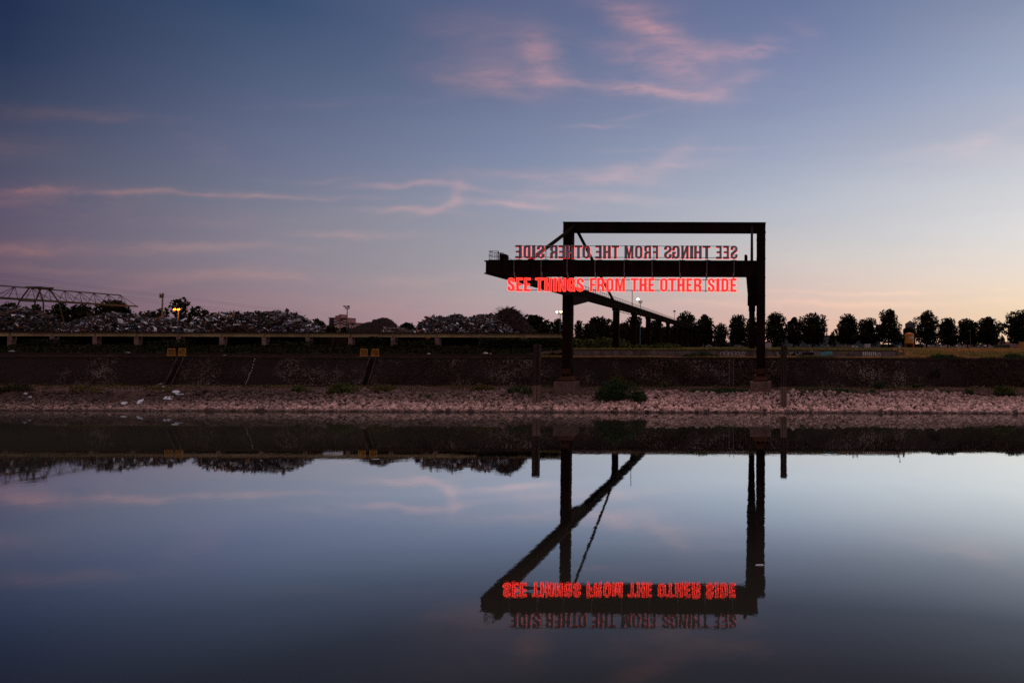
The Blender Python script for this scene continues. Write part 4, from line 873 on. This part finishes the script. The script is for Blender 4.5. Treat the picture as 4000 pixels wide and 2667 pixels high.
# ------------------------------------------------------------------ yard lamps and masts
MST = mat('mast_grey', (.07,.075,.09), .6, spec=.3); BLU = mat('mast_blue', (.05,.08,.13), .6, spec=.3)
def mast(px, ytop, ybase, Y, label, heads, plat=None, col=MST, r_=.13, name='light_mast', z0=None):
    x = XP(px, Y); zt = P(px, ytop, Y).z; zb_ = P(px, ybase, Y).z if z0 is None else z0
    r = empty(name, (x, Y, zb_), label, 'light mast', 'light masts on the yard')
    s = MB(); s.tube((x,Y,zb_), (x,Y,zt), r_, 8, r_*.6); s.build('pole', col, r)
    if plat:
        s = MB(); w_, h = plat
        s.cyl((x,Y,zt), w_*.75, .10, 10)
        for i in range(8):
            a = i*math.pi/4; p = (x+math.cos(a)*w_*.7, Y+math.sin(a)*w_*.7, zt+.05); q = (x+math.cos(a)*w_, Y+math.sin(a)*w_, zt+h); s.tube(p, q, .035, 4)
            a2 = a+math.pi/4
            for k in (.5, 1.0):
                w2 = w_*(.7+.3*k); s.tube((x+math.cos(a)*w2, Y+math.sin(a)*w2, zt+.05+(h-.05)*k), (x+math.cos(a2)*w2, Y+math.sin(a2)*w2, zt+.05+(h-.05)*k), .03, 4)
        s.build('platform', col, r)
    for (hx, hy, sz, c, st) in heads:
        p = P(hx, hy, Y-.3); s = MB(); s.frustum((p.x, p.y, p.z-sz*.4), (sz*1.3, sz*.8), (p.x, p.y, p.z+sz*.4), (sz, sz*.6))
        h_ = s.build('lamp_head', col, r)
        if c is not None:
            g = MB(); g.box(p.x-sz*.5, p.x+sz*.5, p.y-sz*.5-.02, p.y-sz*.42, p.z-sz*.32, p.z+sz*.32); g.build('lens', lamp_mat('lens_%d' % int(st*10+c[1]*100), c, st), h_)
            pl = bpy.data.lights.new('lamp_light', 'POINT'); pl.energy = st*(6 if st > 5 else 220); pl.color = c; pl.shadow_soft_size = .3
            lo = link(bpy.data.objects.new('lamp_light', pl)); lo.location = Vector((p.x, p.y-1.0, p.z)) - wloc(r); lo.parent = r
    s = MB()
    for (hx, hy, sz, c, st) in heads: p = P(hx, hy, Y-.3); s.tube((x, Y, zt+(plat[1]*.5 if plat else 0)), (p.x, p.y+.2, p.z), .04, 4)
    s.build('arm', col, r); return r
OR = (1.0, .27, .02)
mast(693.5,1212,1250,162,'twin orange floodlights glowing above the wide scrap heap',[(685.5,1208.5,.56,OR,2.8),(701.5,1209,.56,OR,2.8)],z0=10)
mast(2187,1228,1297,178,'lit mast with a caged platform and two warm lamps just left of the gantry leg',[(2176.5,1218.5,.42,(1.0,.80,.45),14),(2192,1218,.5,(1.0,.62,.22),14)],(.75,.6),BLU)
mast(2500,1184.5,1348,177,'tall blue mast with a caged platform and one white lamp among the far columns',[(2492.5,1169,.55,(1.0,.93,.85),14)],(.52,.62),BLU,.15)
mast(1353.7,1208,1290,150,'unlit mast with floodlights on a caged platform beside the apartment tower',[(1345.5,1196,.35,None,0),(1360.5,1196,.4,None,0)],(.5,.6),MST)
mast(3790,1293,1352,230,'tall thin lamp post on the field at the right',[(3788,1292,.5,None,0)],None,MST,.10,z0=7.4)
for px, yt, yb, X, lab, big in ((2468.5,1137,1190,-23.0,'thin pole lamp standing on the near stretch of the runway girder',.28), (2634,1218,1254,-23.0,'short floodlight pole standing on the far stretch of the runway girder',.8)):
    Y = X*FPX/(px-PX); z = P(px, yt, Y).z; r = empty('pole_lamp', (X, Y, GT+.02), lab, 'lamp', 'lamps on the runway girder')
    s = MB(); s.tube((X,Y,GT+.02),(X,Y,z),.06,6); s.build('pole', MST, r)
    s = MB(); s.frustum((X,Y,z-.05),(big*.5,big*.5),(X,Y,z+big*.5),(big,big)); s.build('lamp_head', MST, r)
def antenna():
    Y = 165; px = 630; x = XP(px,Y); r = empty('antenna_mast', (x,Y,9.8), 'slender telecom antenna mast left of the airy tree', 'antenna mast')
    s = MB(); s.tube((x,Y,9.8),(x,Y,P(px,1150,Y).z),.28,8,.14); s.tube((x,Y,P(px,1150,Y).z),(x,Y,P(px,1143,Y).z),.04,5); s.build('pole', MST, r)
    s = MB()
    for dx in (-.38,-.12,.22,.42):
        z = P(px,1164,Y).z; s.box(x+dx-.08,x+dx+.08,Y-.4,Y-.2,z,z+.85+.3*(abs(dx)>.2)); s.tube((x,Y,z+.2),(x+dx,Y-.3,z+.2),.04,4)
    s.build('antenna', MST, r)
antenna()
# ------------------------------------------------------------------ truss gantry crane at the far left
def truss():
    X0 = -145.0; r = empty('truss_crane', (X0, 139, 9.8), 'green yellow lattice truss crane above the scrap at the left edge', 'crane')
    m = mat('olive_lattice', (.055,.05,.022), .7, col2=(.045,.028,.02), scale=.3, spec=.15)
    Ya, Yb_ = 118.0, 156.5; zt = P(300,1140, 145*FPX/(PX-300)).z; zb_ = P(300,1183,145*FPX/(PX-300)).z; hw = 1.0
    s = MB(); s.tube((X0,Ya,zt),(X0,Yb_,zt),.13,6); s.build('top_chord', m, r)
    for dx in (-hw, hw): s = MB(); s.bar((X0+dx,Ya,zb_),(X0+dx,Yb_+3.4,zb_),.20,.32); s.build('bottom_chord', m, r)
    s = MB(); n = 12; st = (Yb_-Ya)/n
    for i in range(n+1):
        y = Ya+i*st
        for dx in (-hw, hw):
            s.tube((X0,y,zt),(X0+dx,y-.1*st,zb_),.07,4)
            y2 = y+st if y > 137 else y-st
            if Ya-1 < y2: s.tube((X0,y,zt),(X0+dx,min(y2,Yb_+3.4),zb_),.06,4)
        s.tube((X0-hw,y,zb_),(X0+hw,y,zb_),.05,4)
    s.build('lattice', m, r)
    s = MB(); s.tube((X0+hw,Ya,zb_+.9),(X0+hw,Yb_,zb_+.9),.03,4)
    for y in np.arange(Ya,Yb_,1.6): s.tube((X0+hw,y,zb_),(X0+hw,y,zb_+.9),.02,4)
    s.build('walkway_rail', m, r)
    ya = 137.6; yb = 139.2
    for sx in (1, -1):
        for y in (ya, yb+.6):
            s = MB(); yo = y + (1.2 if y > ya else -1.2)
            s.bar((X0+sx*.9, y, zt+.1), (X0+sx*2.4, y+(1 if y>ya else -1)*.4, zb_-.2), .19, .19); s.bar((X0+sx*2.4, y+(1 if y>ya else -1)*.4, zb_-.2), (X0+sx*3.6, yo, 9.8), .17, .17); s.build('leg', m, r)
        s = MB(); s.tube((X0+sx*2.4, ya-.4, zb_-.2), (X0+sx*2.4, yb+1.0, zb_-.2), .1, 5)
        for k in range(5): z = zb_-1-k*1.2; s.tube((X0+sx*(2.5+k*.2), ya-.5-.1*k, z), (X0+sx*(2.7+k*.2), yb+1.1+.1*k, z-1.0), .05, 4)
        s.build('leg_brace', m, r)
    s = MB(); s.bar((X0-1.6,ya,zt+.2),(X0+1.6,ya,zt+.2),.3,.35); s.bar((X0-1.6,yb+.6,zt+.2),(X0+1.6,yb+.6,zt+.2),.3,.35); s.bar((X0+.9,ya,zt+.2),(X0+.9,yb+.6,zt+.2),.3,.35); s.build('head_frame', m, r)
truss()
# overhead wires
WIRE = mat('wire', (.03,.025,.03), .8)
for i, (a, b_, c) in enumerate((((-200,1040),(330,1105),(1180,1218)), ((-200,1050),(330,1112),(1180,1224)), ((-200,1068),(330,1128),(1240,1252)), ((-200,1080),(330,1136),(1240,1262)))):
    pts = []
    for k in range(25):
        t = k/24; x = (1-t)**2*a[0]+2*t*(1-t)*b_[0]+t*t*c[0]; y = (1-t)**2*a[1]+2*t*(1-t)*(b_[1]+12)+t*t*c[1]; pts.append(P(x, y, 175+50*t))
    s = MB(); s.path(pts, .022, 3)
    tag(s.build('power_line', WIRE), ('uppermost','second from top','third from top','lowest')[i] + ' of four thin power lines sloping across the left sky', 'wire', 'power lines in the left sky')
# steel arch bridge far behind
def arch():
    Y = 420; r = empty('arch_bridge', (XP(2272,Y), Y, 7.4), 'pale steel arch bridge glimpsed right of the left gantry leg', 'bridge'); m = mat('bridge_paint', (.22,.23,.25), .6)
    up = [P(x, y, Y) for x, y in ((2225,1285),(2240,1275),(2255,1269),(2270,1266),(2285,1266),(2300,1268),(2315,1273),(2330,1282))]; lo = [Vector((p.x, p.y, p.z-1.6-.15*i)) for i, p in enumerate(up)]
    for nm, pts in (('upper_chord', up), ('lower_chord', lo)): s = MB(); s.path(pts, .28, 5); s.build(nm, m, r)
    s = MB()
    for i in range(len(up)-1): s.tube(up[i], lo[i], .15, 4); s.tube(lo[i], up[i+1], .15, 4)
    for x in (2262, 2277): p = P(x, 1278, Y); s.tube(p, (p.x, p.y, 8), .3, 5)
    s.build('lattice', m, r)
    s = MB(); s.bar((XP(2215,Y), Y, 12.5), (XP(2335,Y), Y, 12.5), 2, .8); s.build('deck', m, r)
arch()

# ------------------------------------------------------------------ far buildings
def building(name, label, px0, px1, ytop, Y, m, floors=0, cols_=0, win=None, depth=14, roof=None, roof_h=0, cat='building', group=None):
    x0, x1 = XP(px0,Y), XP(px1,Y); z1 = P((px0+px1)/2, ytop, Y).z; z0 = UPZ-.2
    r = empty(name, ((x0+x1)/2, Y, z0), label, cat, group)
    s = MB(); s.box(x0,x1,Y,Y+depth,z0,z1); s.build('wall', m, r)
    if floors:
        fh = (z1-z0)/floors; cw = (x1-x0)/cols_
        for i in range(floors):
            for j in range(cols_):
                xa = x0+cw*(j+.15); xb = x0+cw*(j+.85); za = z0+fh*(i+.30); s = MB(); s.box(xa,xb,Y-.05,Y+.02,za,za+fh*.5); s.build('window', win[(i*3+j*5)%len(win)], r)
    if roof: s = MB(); s.box(x0-.3,x1+.3,Y-.3,Y+depth+.3,z1,z1+roof_h); s.build('roof', roof, r)
    return r, x0, x1, z0, z1
BRK = mat('tower_brick', (.30,.14,.145), .9, col2=(.22,.11,.12), scale=.05); WIN = mat('tower_window', (.70,.52,.50), .5); WIN2 = mat('tower_window_dark', (.08,.06,.10), .3); BLUE = mat('tower_blue', (.06,.06,.14), .7)
def apartment():
    Y = 640; z = lambda py, px=1310: P(px, py, Y).z
    r = empty('apartment_tower', (XP(1315,Y), Y, 7.3), 'tall red brick apartment tower with rows of pale balconies on the left horizon', 'building')
    def blk(nm, a, b_, top, m, dy=0, dp=16): s = MB(); s.box(XP(a,Y),XP(b_,Y),Y+dy,Y+dy+dp,7.2,z(top)); return s.build(nm, m, r)
    blk('wing', 1280, 1303.2, 1242, BLUE, 1.5, 14); blk('wall', 1303.3, 1326.5, 1240, BRK); blk('wall', 1326.6, 1350, 1242, BRK, .8, 15); blk('wing', 1355, 1376, 1262, BRK, 3, 12)
    s = MB(); s.prism_y(Y+2, Y+12, [(XP(1302,Y), z(1240)), (XP(1326,Y), z(1240)), (XP(1326,Y), z(1227)), (XP(1320,Y), z(1227)), (XP(1312,Y), z(1232)), (XP(1302,Y), z(1232))]); s.build('roof_house', BRK, r)
    for a, b_, t, dy in ((1278.5,1303,1239.5,1.2),(1326.6,1350,1240.2,.5),(1354.5,1378.5,1259,2.6)): s = MB(); s.box(XP(a,Y),XP(b_,Y),Y+dy-.6,Y+dy+15,z(t+3.2),z(t)); s.build('roof', BRK, r)
    for k in range(14):
        y = 1251 + k*5.0
        for a, b_, dy in ((1305,1315,-.25),(1316,1325.5,-.25),(1328.5,1337.5,.55),(1339,1348.5,.55)) + (((1356,1364,2.75),(1367,1375,2.75)) if y > 1264 else ()):
            s = MB(); s.box(XP(a,Y),XP(b_,Y),Y+dy-.5,Y+dy+.24,z(y+3.2),z(y)); s.build('balcony', WIN if k > 3 or (k+int(a))%2 else WIN2, r)
        s = MB(); s.box(XP(1278.5,Y),XP(1302.9,Y),Y+.6,Y+1.49,z(y+1.2),z(y)); s.build('balcony', mat('balcony_edge', (.12,.09,.12), .8), r)
apartment()
GL = [mat('glass_teal', (.05,.085,.10), .25, spec=.6), mat('glass_pale', (.13,.17,.19), .25, spec=.6), mat('glass_mid', (.08,.11,.13), .25, spec=.6)]
building('glass_hall', 'long blue grey glass hall with a thin red roof behind the trees', 3060, 3440, 1314, 420, mat('hall_wall', (.06,.07,.09), .6), 3, 32, GL, 20, mat('red_roof', (.22,.02,.03), .6), .7)
building('office_block', 'teal office block between the tall tree and the silo', 3497, 3525, 1303, 430, mat('teal_wall', (.07,.13,.16), .6), 6, 4, GL, 14)
PINK = mat('pink_render', (.34,.20,.19), .9); DW = [mat('dark_pane', (.05,.035,.04), .3), mat('pane_mid', (.14,.10,.10), .3)]
for i, (a, b_, t) in enumerate(((3628,3668,1337),(3697,3752,1330),(3786,3815,1333),(3868,3895,1336),(3896,3926,1322),(3955,3985,1334))):
    building('apartment_house', ('low pink apartment house just right of the silo', 'widest pink apartment house seen under the trees', 'pink apartment house beside the tall thin lamp post', 'low pink apartment house left of the tallest pink one', 'tallest pink apartment house near the right edge', 'pink apartment house at the far right under the largest tree')[i],
             a, b_, t, 400, PINK, 3, 5, DW, 12, group='pink apartment houses beyond the field')
def castle():
    Y = 520; r = empty('stone_tower', (XP(3560,Y), Y, 7.3), 'grey stone tower with a pointed roof behind the orange silo', 'tower'); m = mat('tower_stone', (.085,.07,.085), .9)
    a, b_ = XP(3545,Y), XP(3575,Y); s = MB(); s.box(a,b_,Y,Y+8,7.2,P(3560,1262,Y).z); s.build('wall', m, r)
    s = MB(); z = P(3560,1262,Y).z; s.frustum(((a+b_)/2,Y+4,z),((b_-a)*.85,7),((a+b_)/2,Y+4,P(3560,1252,Y).z),(.6,.6)); s.build('roof', mat('slate', (.06,.055,.075), .8), r)
castle()
def silo():
    Y = 190; r = empty('silo', (XP(3556,Y), Y+1.3, UPZ), 'orange yellow cylindrical silo with a white label on legs at the field edge', 'silo'); m = mat('silo_paint', (.50,.20,.025), .6, col2=(.42,.17,.03), scale=.8); x = XP(3556,Y); rad = (3573.5-3539)/2/FPX*Y
    z1 = P(3556,1303,Y).z; z0 = P(3556,1341,Y).z; s = MB(); s.cyl((x,Y+rad,z0),rad,z1-z0,24); s.build('tank', m, r, smooth=False)
    s = MB(); s.tube((x,Y+rad,z1),(x,Y+rad,z1+.3),rad,24,.25); s.build('lid', m, r)
    s = MB(); s.tube((x,Y+rad,z0),(x,Y+rad,z0-.5),rad*.98,24,rad*.5); s.build('hopper', mat('silo_low', (.28,.07,.03), .7), r)
    for dx, dy in ((-.9,.2),(.9,.2),(-.9,1.9),(.9,1.9)): s = MB(); s.box(x+dx*rad-.07,x+dx*rad+.07,Y+dy,Y+dy+.14,UPZ,z0+.3); s.build('leg', MATS['silo_low'], r)
    s = MB(); pts = []
    for k in range(7):
        a = math.radians(-90+ (k-1)*9); pts.append((x+(rad+.02)*math.cos(a), Y+rad+(rad+.02)*math.sin(a)))
    za, zb_ = P(3556,1323,Y).z, P(3556,1314.5,Y).z
    for (p, q) in zip(pts, pts[1:]): s.add([(p[0],p[1],za),(q[0],q[1],za),(q[0],q[1],zb_),(p[0],p[1],zb_)], [(0,1,2,3)])
    s.build('label_plate', mat('label_white', (.55,.50,.50), .6), r)
    s = MB(); zc = (za+zb_)/2
    for (p, q) in zip(pts[1:5], pts[2:6]): s.add([(p[0],p[1]-.02,zc-.05),(q[0],q[1]-.02,zc-.05),(q[0],q[1]-.02,zc+.08),(p[0],p[1]-.02,zc+.08)], [(0,1,2,3)])
    s.build('label_stripe', mat('label_red', (.35,.03,.03), .6), r)
    s = MB(); s.tube((x+rad*.75,Y+.2,UPZ),(x+rad*.75,Y+.2,z1-.3),.04,5); s.build('pipe', mat('label_white', (.5,.5,.5)), r)
silo()
def hut():
    Y = 150; a, b_ = XP(2975,Y), XP(3013.5,Y); z1 = P(3000,1337,Y).z; r = empty('hut', ((a+b_)/2,Y,UPZ), 'small white hut with a dark red roof edge right beside the right gantry leg', 'hut')
    s = MB(); s.box(a,b_,Y,Y+2.2,UPZ-.1,z1); s.build('wall', mat('hut_white', (.36,.31,.34), .8), r); s = MB(); s.box(a-.05,b_+.05,Y-.05,Y+2.3,z1,z1+.14); s.build('roof', mat('hut_roof', (.12,.03,.03), .7), r)
hut()
def container(a, b_, t, Y, m, label, name='container'):
    x0, x1 = XP(a,Y), XP(b_,Y); z = P(a,t,Y).z; r = empty(name, ((x0+x1)/2,Y,UPZ), label, name); s = MB(); s.box(x0,x1,Y,Y+2.4,UPZ,z); s.build('shell', m, r)
    s = MB(); x = x0+.15
    while x < x1-.1: s.box(x,x+.12,Y-.04,Y-.001,UPZ+.1,z-.08); x += .3
    s.build('ribs', m, r)
container(3277,3327,1349,250,mat('container_beige',(.16,.11,.10),.8),'long beige container below the broad tree by the glass hall')
container(3381,3401,1343,250,mat('container_white',(.38,.36,.40),.8),'small white container left of the tallest tree')
container(3993,4030,1335,200,mat('container_orange',(.50,.18,.03),.7),'orange container cut off by the right edge')
container(3890,3945,1346,260,mat('container_green',(.03,.05,.035),.8),'long dark green container under the domed trees at the right')
def car(px, Y, m, label, flip=1):
    x = XP(px,Y); r = empty('parked_car', (x,Y,UPZ), label, 'car', 'cars parked beyond the yard'); L = 4.2; z = UPZ+.25
    s = MB(); s.prism_y(Y,Y+1.7,[(x+flip*p*L/2,z+q) for p,q in ((-1,0),(1,0),(1,.42),(.55,.55),(.25,1.02),(-.45,1.05),(-.85,.62),(-1,.55))]); s.build('body', m, r)
    s = MB(); s.prism_y(Y-.02,Y+1.72,[(x+flip*p*L/2,z+q) for p,q in ((-.72,.62),(.45,.60),(.20,.96),(-.42,.98))]); s.build('side_window', mat('car_glass',(.02,.02,.025),.2), r)
    for dx in (-1.3,1.3): s = MB(); s.tube((x+dx,Y-.04,UPZ+.3),(x+dx,Y+.2,UPZ+.3),.31,12); s.build('wheel', mat('tyre',(.01,.01,.01),.9), r)
car(2761,340,mat('car_white',(.45,.44,.48),.4),'white car parked behind the grass, under the round tree right of the girder end')
car(2716,350,mat('car_grey',(.20,.19,.22),.4),'grey car half hidden left of the white car')
car(2886,300,mat('car_grey',(.2,.19,.22)),'grey car parked just left of the right gantry leg')
car(3225,300,mat('car_blue',(.12,.16,.20),.4),'pale blue car in front of the glass hall')
for i,(px, c) in enumerate(((3655,'car_grey'),(3690,'car_white'),(3722,'car_grey'),(3750,'car_white'),(3835,'car_grey'),(3862,'car_white'),(3935,'car_grey'))):
    car(px, 370, MATS[c], ('grey','white')[c=='car_white']+(' car parked right of the silo, first of the distant row',' car in the distant row left of the widest pink house',' car in front of the widest pink house, left one',' car in front of the widest pink house, right one',' car in the distant row right of the tall thin lamp post',' car in the distant row under the third tree from the right',' car in the distant row near the right edge')[i])
# yellow lit strip of a petrol station canopy in front of the hall
s = MB(); Y = 380; s.box(XP(3212,Y),XP(3236,Y),Y,Y+3,P(3224,1351.5,Y).z,P(3224,1349.3,Y).z); rr = empty('kiosk', (XP(3224,Y),Y,UPZ), 'small kiosk with a glowing yellow sign strip in front of the glass hall', 'kiosk'); s.build('sign_strip', lamp_mat('yellow_strip',(1.0,.62,.12),.8), rr)
s = MB(); s.box(XP(3214,Y),XP(3234,Y),Y+.2,Y+2.8,UPZ-.1,P(3224,1351.6,Y).z); s.build('wall', mat('kiosk_wall',(.1,.09,.09),.8), rr)
# signal with crossed arms, sign with a white triangle, grey gate posts
def signs():
    Y = 99.5; x = XP(3348,Y); r = empty('rail_signal', (x,Y,UPZ), 'small white cross shaped signal post behind the graffiti wall', 'signal'); wm = mat('signal_white',(.45,.43,.46),.6)
    s = MB(); s.tube((x,Y,UPZ),(x,Y,P(3348,1350,Y).z),.05,6); s.build('post', wm, r); s = MB(); z = P(3348,1354.5,Y).z; s.box(x-.5,x+.08,Y-.06,Y-.02,z,z+.06); s.box(x-.72,x-.5,Y-.06,Y-.02,z-.05,z+.2); s.cyl((x,Y-.1,z-.1),.09,.25,8); s.build('arm', wm, r)
    Y = 94.9; x = XP(3513.5,Y); r = empty('sign_post', (x,Y,6.45), 'slim post carrying a white triangular sign at the end of the graffiti wall', 'sign'); z = P(3513,1357,Y).z
    s = MB(); s.tube((x,Y,6.4),(x,Y,z),.035,6); s.build('post', mat('post_pale',(.2,.17,.19),.6), r); s = MB(); s.prism_y(Y-.08,Y-.05,[(x-.14,z),(x+.14,z),(x,z+.30)]); s.build('sign_plate', wm, r)
    Y = 96.5
    for a, b_, lab in ((3505.5,3510,'grey gate post at the end of the graffiti wall, left one'),(3526.5,3532,'grey gate post near the end of the graffiti wall, right one')):
        s = MB(); s.box(XP(a,Y),XP(b_,Y),Y,Y+.2,6.4,P(a,1364,Y).z); s.box(XP(a,Y)-.03,XP(b_,Y)+.03,Y-.03,Y+.23,P(a,1364,Y).z,P(a,1363,Y).z); tag(s.build('gate_post', mat('post_grey',(.09,.085,.10),.8)), lab, 'post', 'grey gate posts')
    s = MB(); s.tube((XP(3511,Y),Y+.1,6.62),(XP(3562,Y),Y+.1,6.60),.05,6); tag(s.build('guard_rail', mat('post_grey',(.09,.085,.10),.8)), 'low grey pipe rail between and beyond the gate posts', 'rail')
signs()

# ------------------------------------------------------------------ litter on the bank
WP = mat('white_sheet', (.46,.50,.60), .5, col2=(.36,.40,.48), scale=3)
def sheet(corners, label, name='metal_sheet', m=WP, group='white sheets on the bank', lift=.16, cat='sheet'):
    v = []
    for (px, py) in corners: Y = bankY(px, py); p = P(px, py, Y-.38); v.append((p.x, p.y, p.z+.02))
    s = MB(); n = len(v); s.add(v + [(a, b_+.03, c-.05) for a, b_, c in v], [tuple(range(n)), tuple(range(2*n-1,n-1,-1))] + [(i,(i+1)%n,n+(i+1)%n,n+i) for i in range(n)])
    tag(s.build(name, m), label, cat, group)
sheet([(621,1524),(637,1506),(649,1508),(638,1526)],'upright narrow white sheet, highest one on the bank')
sheet([(671,1529),(685,1524),(700,1526),(703,1531),(692,1536),(677,1534)],'crumpled white sheet right of the narrow upright one')
sheet([(637,1559),(646,1548),(678,1548),(668,1561)],'largest flat white sheet in the middle of the bank litter')
sheet([(532,1578),(540,1562),(562,1558),(552,1575)],'tilted white sheet between the largest one and the leftmost one')
sheet([(470,1574),(480,1569),(500,1571),(488,1579),(478,1580)],'leftmost small white sheet right above the waterline')
sheet([(606,1505),(628,1498),(639,1497),(622,1503)],'thin grey sheet at the foot of the left stair gutter',m=mat('grey_sheet',(.24,.26,.30),.5))
sheet([(684,1538),(718,1539),(720,1541),(686,1541)],'long thin white strip below the crumpled sheet')
sheet([(92,1536),(100,1533),(107,1535),(104,1541),(95,1540)],'small grey white scrap near the left edge, upper one',m=MATS['grey_sheet'])
sheet([(109,1552),(118,1546),(125,1549),(120,1554)],'small grey white scrap near the left edge, lower one',m=MATS['grey_sheet'])
sheet([(1836,1557),(1846,1550),(1848,1553),(1840,1559)],'slim pale splinter on the stones right of the centre',m=MATS['grey_sheet'])
def bag(px, py, w_, h, label, m, Y=None, zz=None, seed=0):
    rng = np.random.default_rng(seed+70); Y = bankY(px, py+3)-.1 if Y is None else Y; c = P(px, py, Y); sx, sz = w_/2/FPX*Y, h/2/FPX*Y
    import bmesh
    bm = bmesh.new(); bmesh.ops.create_icosphere(bm, subdivisions=2, radius=1)
    for v in bm.verts: k = 1+rng.uniform(-.2,.18); v.co = Vector((v.co.x*sx*k, v.co.y*sx*.7*k, v.co.z*sz*k))
    me = bpy.data.meshes.new('rubbish_bag'); bm.to_mesh(me); bm.free(); me.materials.append(m)
    o = link(bpy.data.objects.new('rubbish_bag', me)); o.location = (c.x, c.y, c.z); tag(o, label, 'bag', 'rubbish bags')
BG = mat('bag_white', (.50,.48,.52), .5)
bag(2000,1522,14,12,'white crumpled bag on the bank left of the left mooring post',BG,seed=1)
bag(1896,1380,20,9,'white bundle on the ground above the quay wall',BG,Y=96.9,seed=2); bag(1916,1382,9,5,'small pink bundle beside the white one above the quay wall',mat('bag_pink',(.40,.22,.24),.6),Y=96.9,seed=3)
bag(1676,1382,12,4,'flat white bag above the quay wall behind the right pair of barriers',BG,Y=96.9,seed=4); bag(45,1372,20,7,'pale bag above the quay wall at the left edge',mat('bag_dull',(.22,.20,.21),.6),Y=97.2,seed=5)
bag(500,1377,18,5,'pale crumpled bag above the quay wall left of the yellow barriers',MATS['bag_dull'],Y=97.2,seed=6); bag(878,1388,16,3,'flat pale bag lying on the rails between the barrier pairs',MATS['bag_dull'],Y=94.6,seed=7)
bag(1672,1323,16,14,'orange sack stuck under the runway beam',mat('sack_orange',(.35,.07,.02),.7),Y=108.9,seed=8)
bag(3630,1352,14,9,'pale round bundle at the left end of the field',mat('bundle_grey',(.22,.23,.25),.7),Y=160,seed=9)
# rope of little white floats hanging down the wall
def rope():
    r = empty('float_line', (XP(975,92.5),92.3,ZW0), 'string of small white floats hanging down the sloping wall', 'float line')
    px = [(998,1396),(995,1403),(992,1410),(990,1424),(986,1436),(983,1447),(979,1455),(974,1459),(973,1466),(971,1474),(968,1482),(965,1488),(962,1494),(960,1498),(955,1505),(944,1504),(931,1508),(947,1518)]
    pts = []
    for a, b_ in px: Y = bankY(a, b_)-.1; pts.append(P(a, b_, Y))
    s = MB(); s.path(pts, .008, 4); s.build('rope', mat('rope', (.12,.11,.11), .8), r)
    for i, p in enumerate(pts[:-1]):
        q = pts[i+1]
        for t in (0,):
            c = p.lerp(q, t); s = MB(); s.tube((c.x-.06,c.y,c.z-.04),(c.x+.04,c.y,c.z+.03),.038,6); s.build('float', mat('float_white', (.6,.6,.62), .5), r)
rope()
# bent pipe beside the left foot, driftwood
s = MB(); s.path([P(a, b_, 89.2-.02*i) for i, (a, b_) in enumerate(((2228,1468),(2240,1469),(2250,1473),(2262,1480),(2270,1488),(2280,1497),(2287,1504)))], .10, 7)
tag(s.build('bent_pipe', STEEL2), 'curved rusty pipe leaning against the left gantry foot', 'pipe')
for i, (pts, lab) in enumerate(((((30,1555),(60,1545),(90,1540),(105,1534)),'long pale branch on the bank at the left edge'), (((3400,1564),(3420,1566),(3437,1563)),'pale branch lying on the stones near the right end of the creepers'), (((3790,1512),(3815,1508),(3835,1515),(3846,1506)),'forked grey branch at the foot of the wall left of the round bush'), (((3496,1494),(3499,1505),(3501,1518)),'short upright stick at the foot of the wall'), (((1355,1598),(1380,1590),(1400,1575),(1404,1560)),'thin pale twig on the stones below the right barriers'), (((1578,1508),(1610,1506),(1645,1505)),'straight pale stick below the wall, right of the right stair gutter'))):
    s = MB(); s.path([P(a, b_, bankY(a, b_)-.15) for a, b_ in pts], .035, 5)
    tag(s.build('branch', mat('driftwood', (.20,.15,.14), .9)), lab, 'branch', 'branches washed up on the bank')

# small litter afloat
for (px, py, w_, lab) in ((2967, 2207, .30, 'small white scrap floating on the water under the right gantry leg'), (1466, 1793, .55, 'pale drifting twig on the water below the jagged heap reflection')):
    d = ray(px, py); t = -CAM.z/d.z; c = CAM + d*t; s = MB(); s.prism_y(c.y-.05, c.y+.05, [(c.x-w_/2, .004), (c.x+w_/2, .006), (c.x+w_*.3, .03), (c.x-w_*.35, .022)])
    tag(s.build('floating_litter', MATS['white_sheet']), lab, 'litter', 'bits floating on the water')
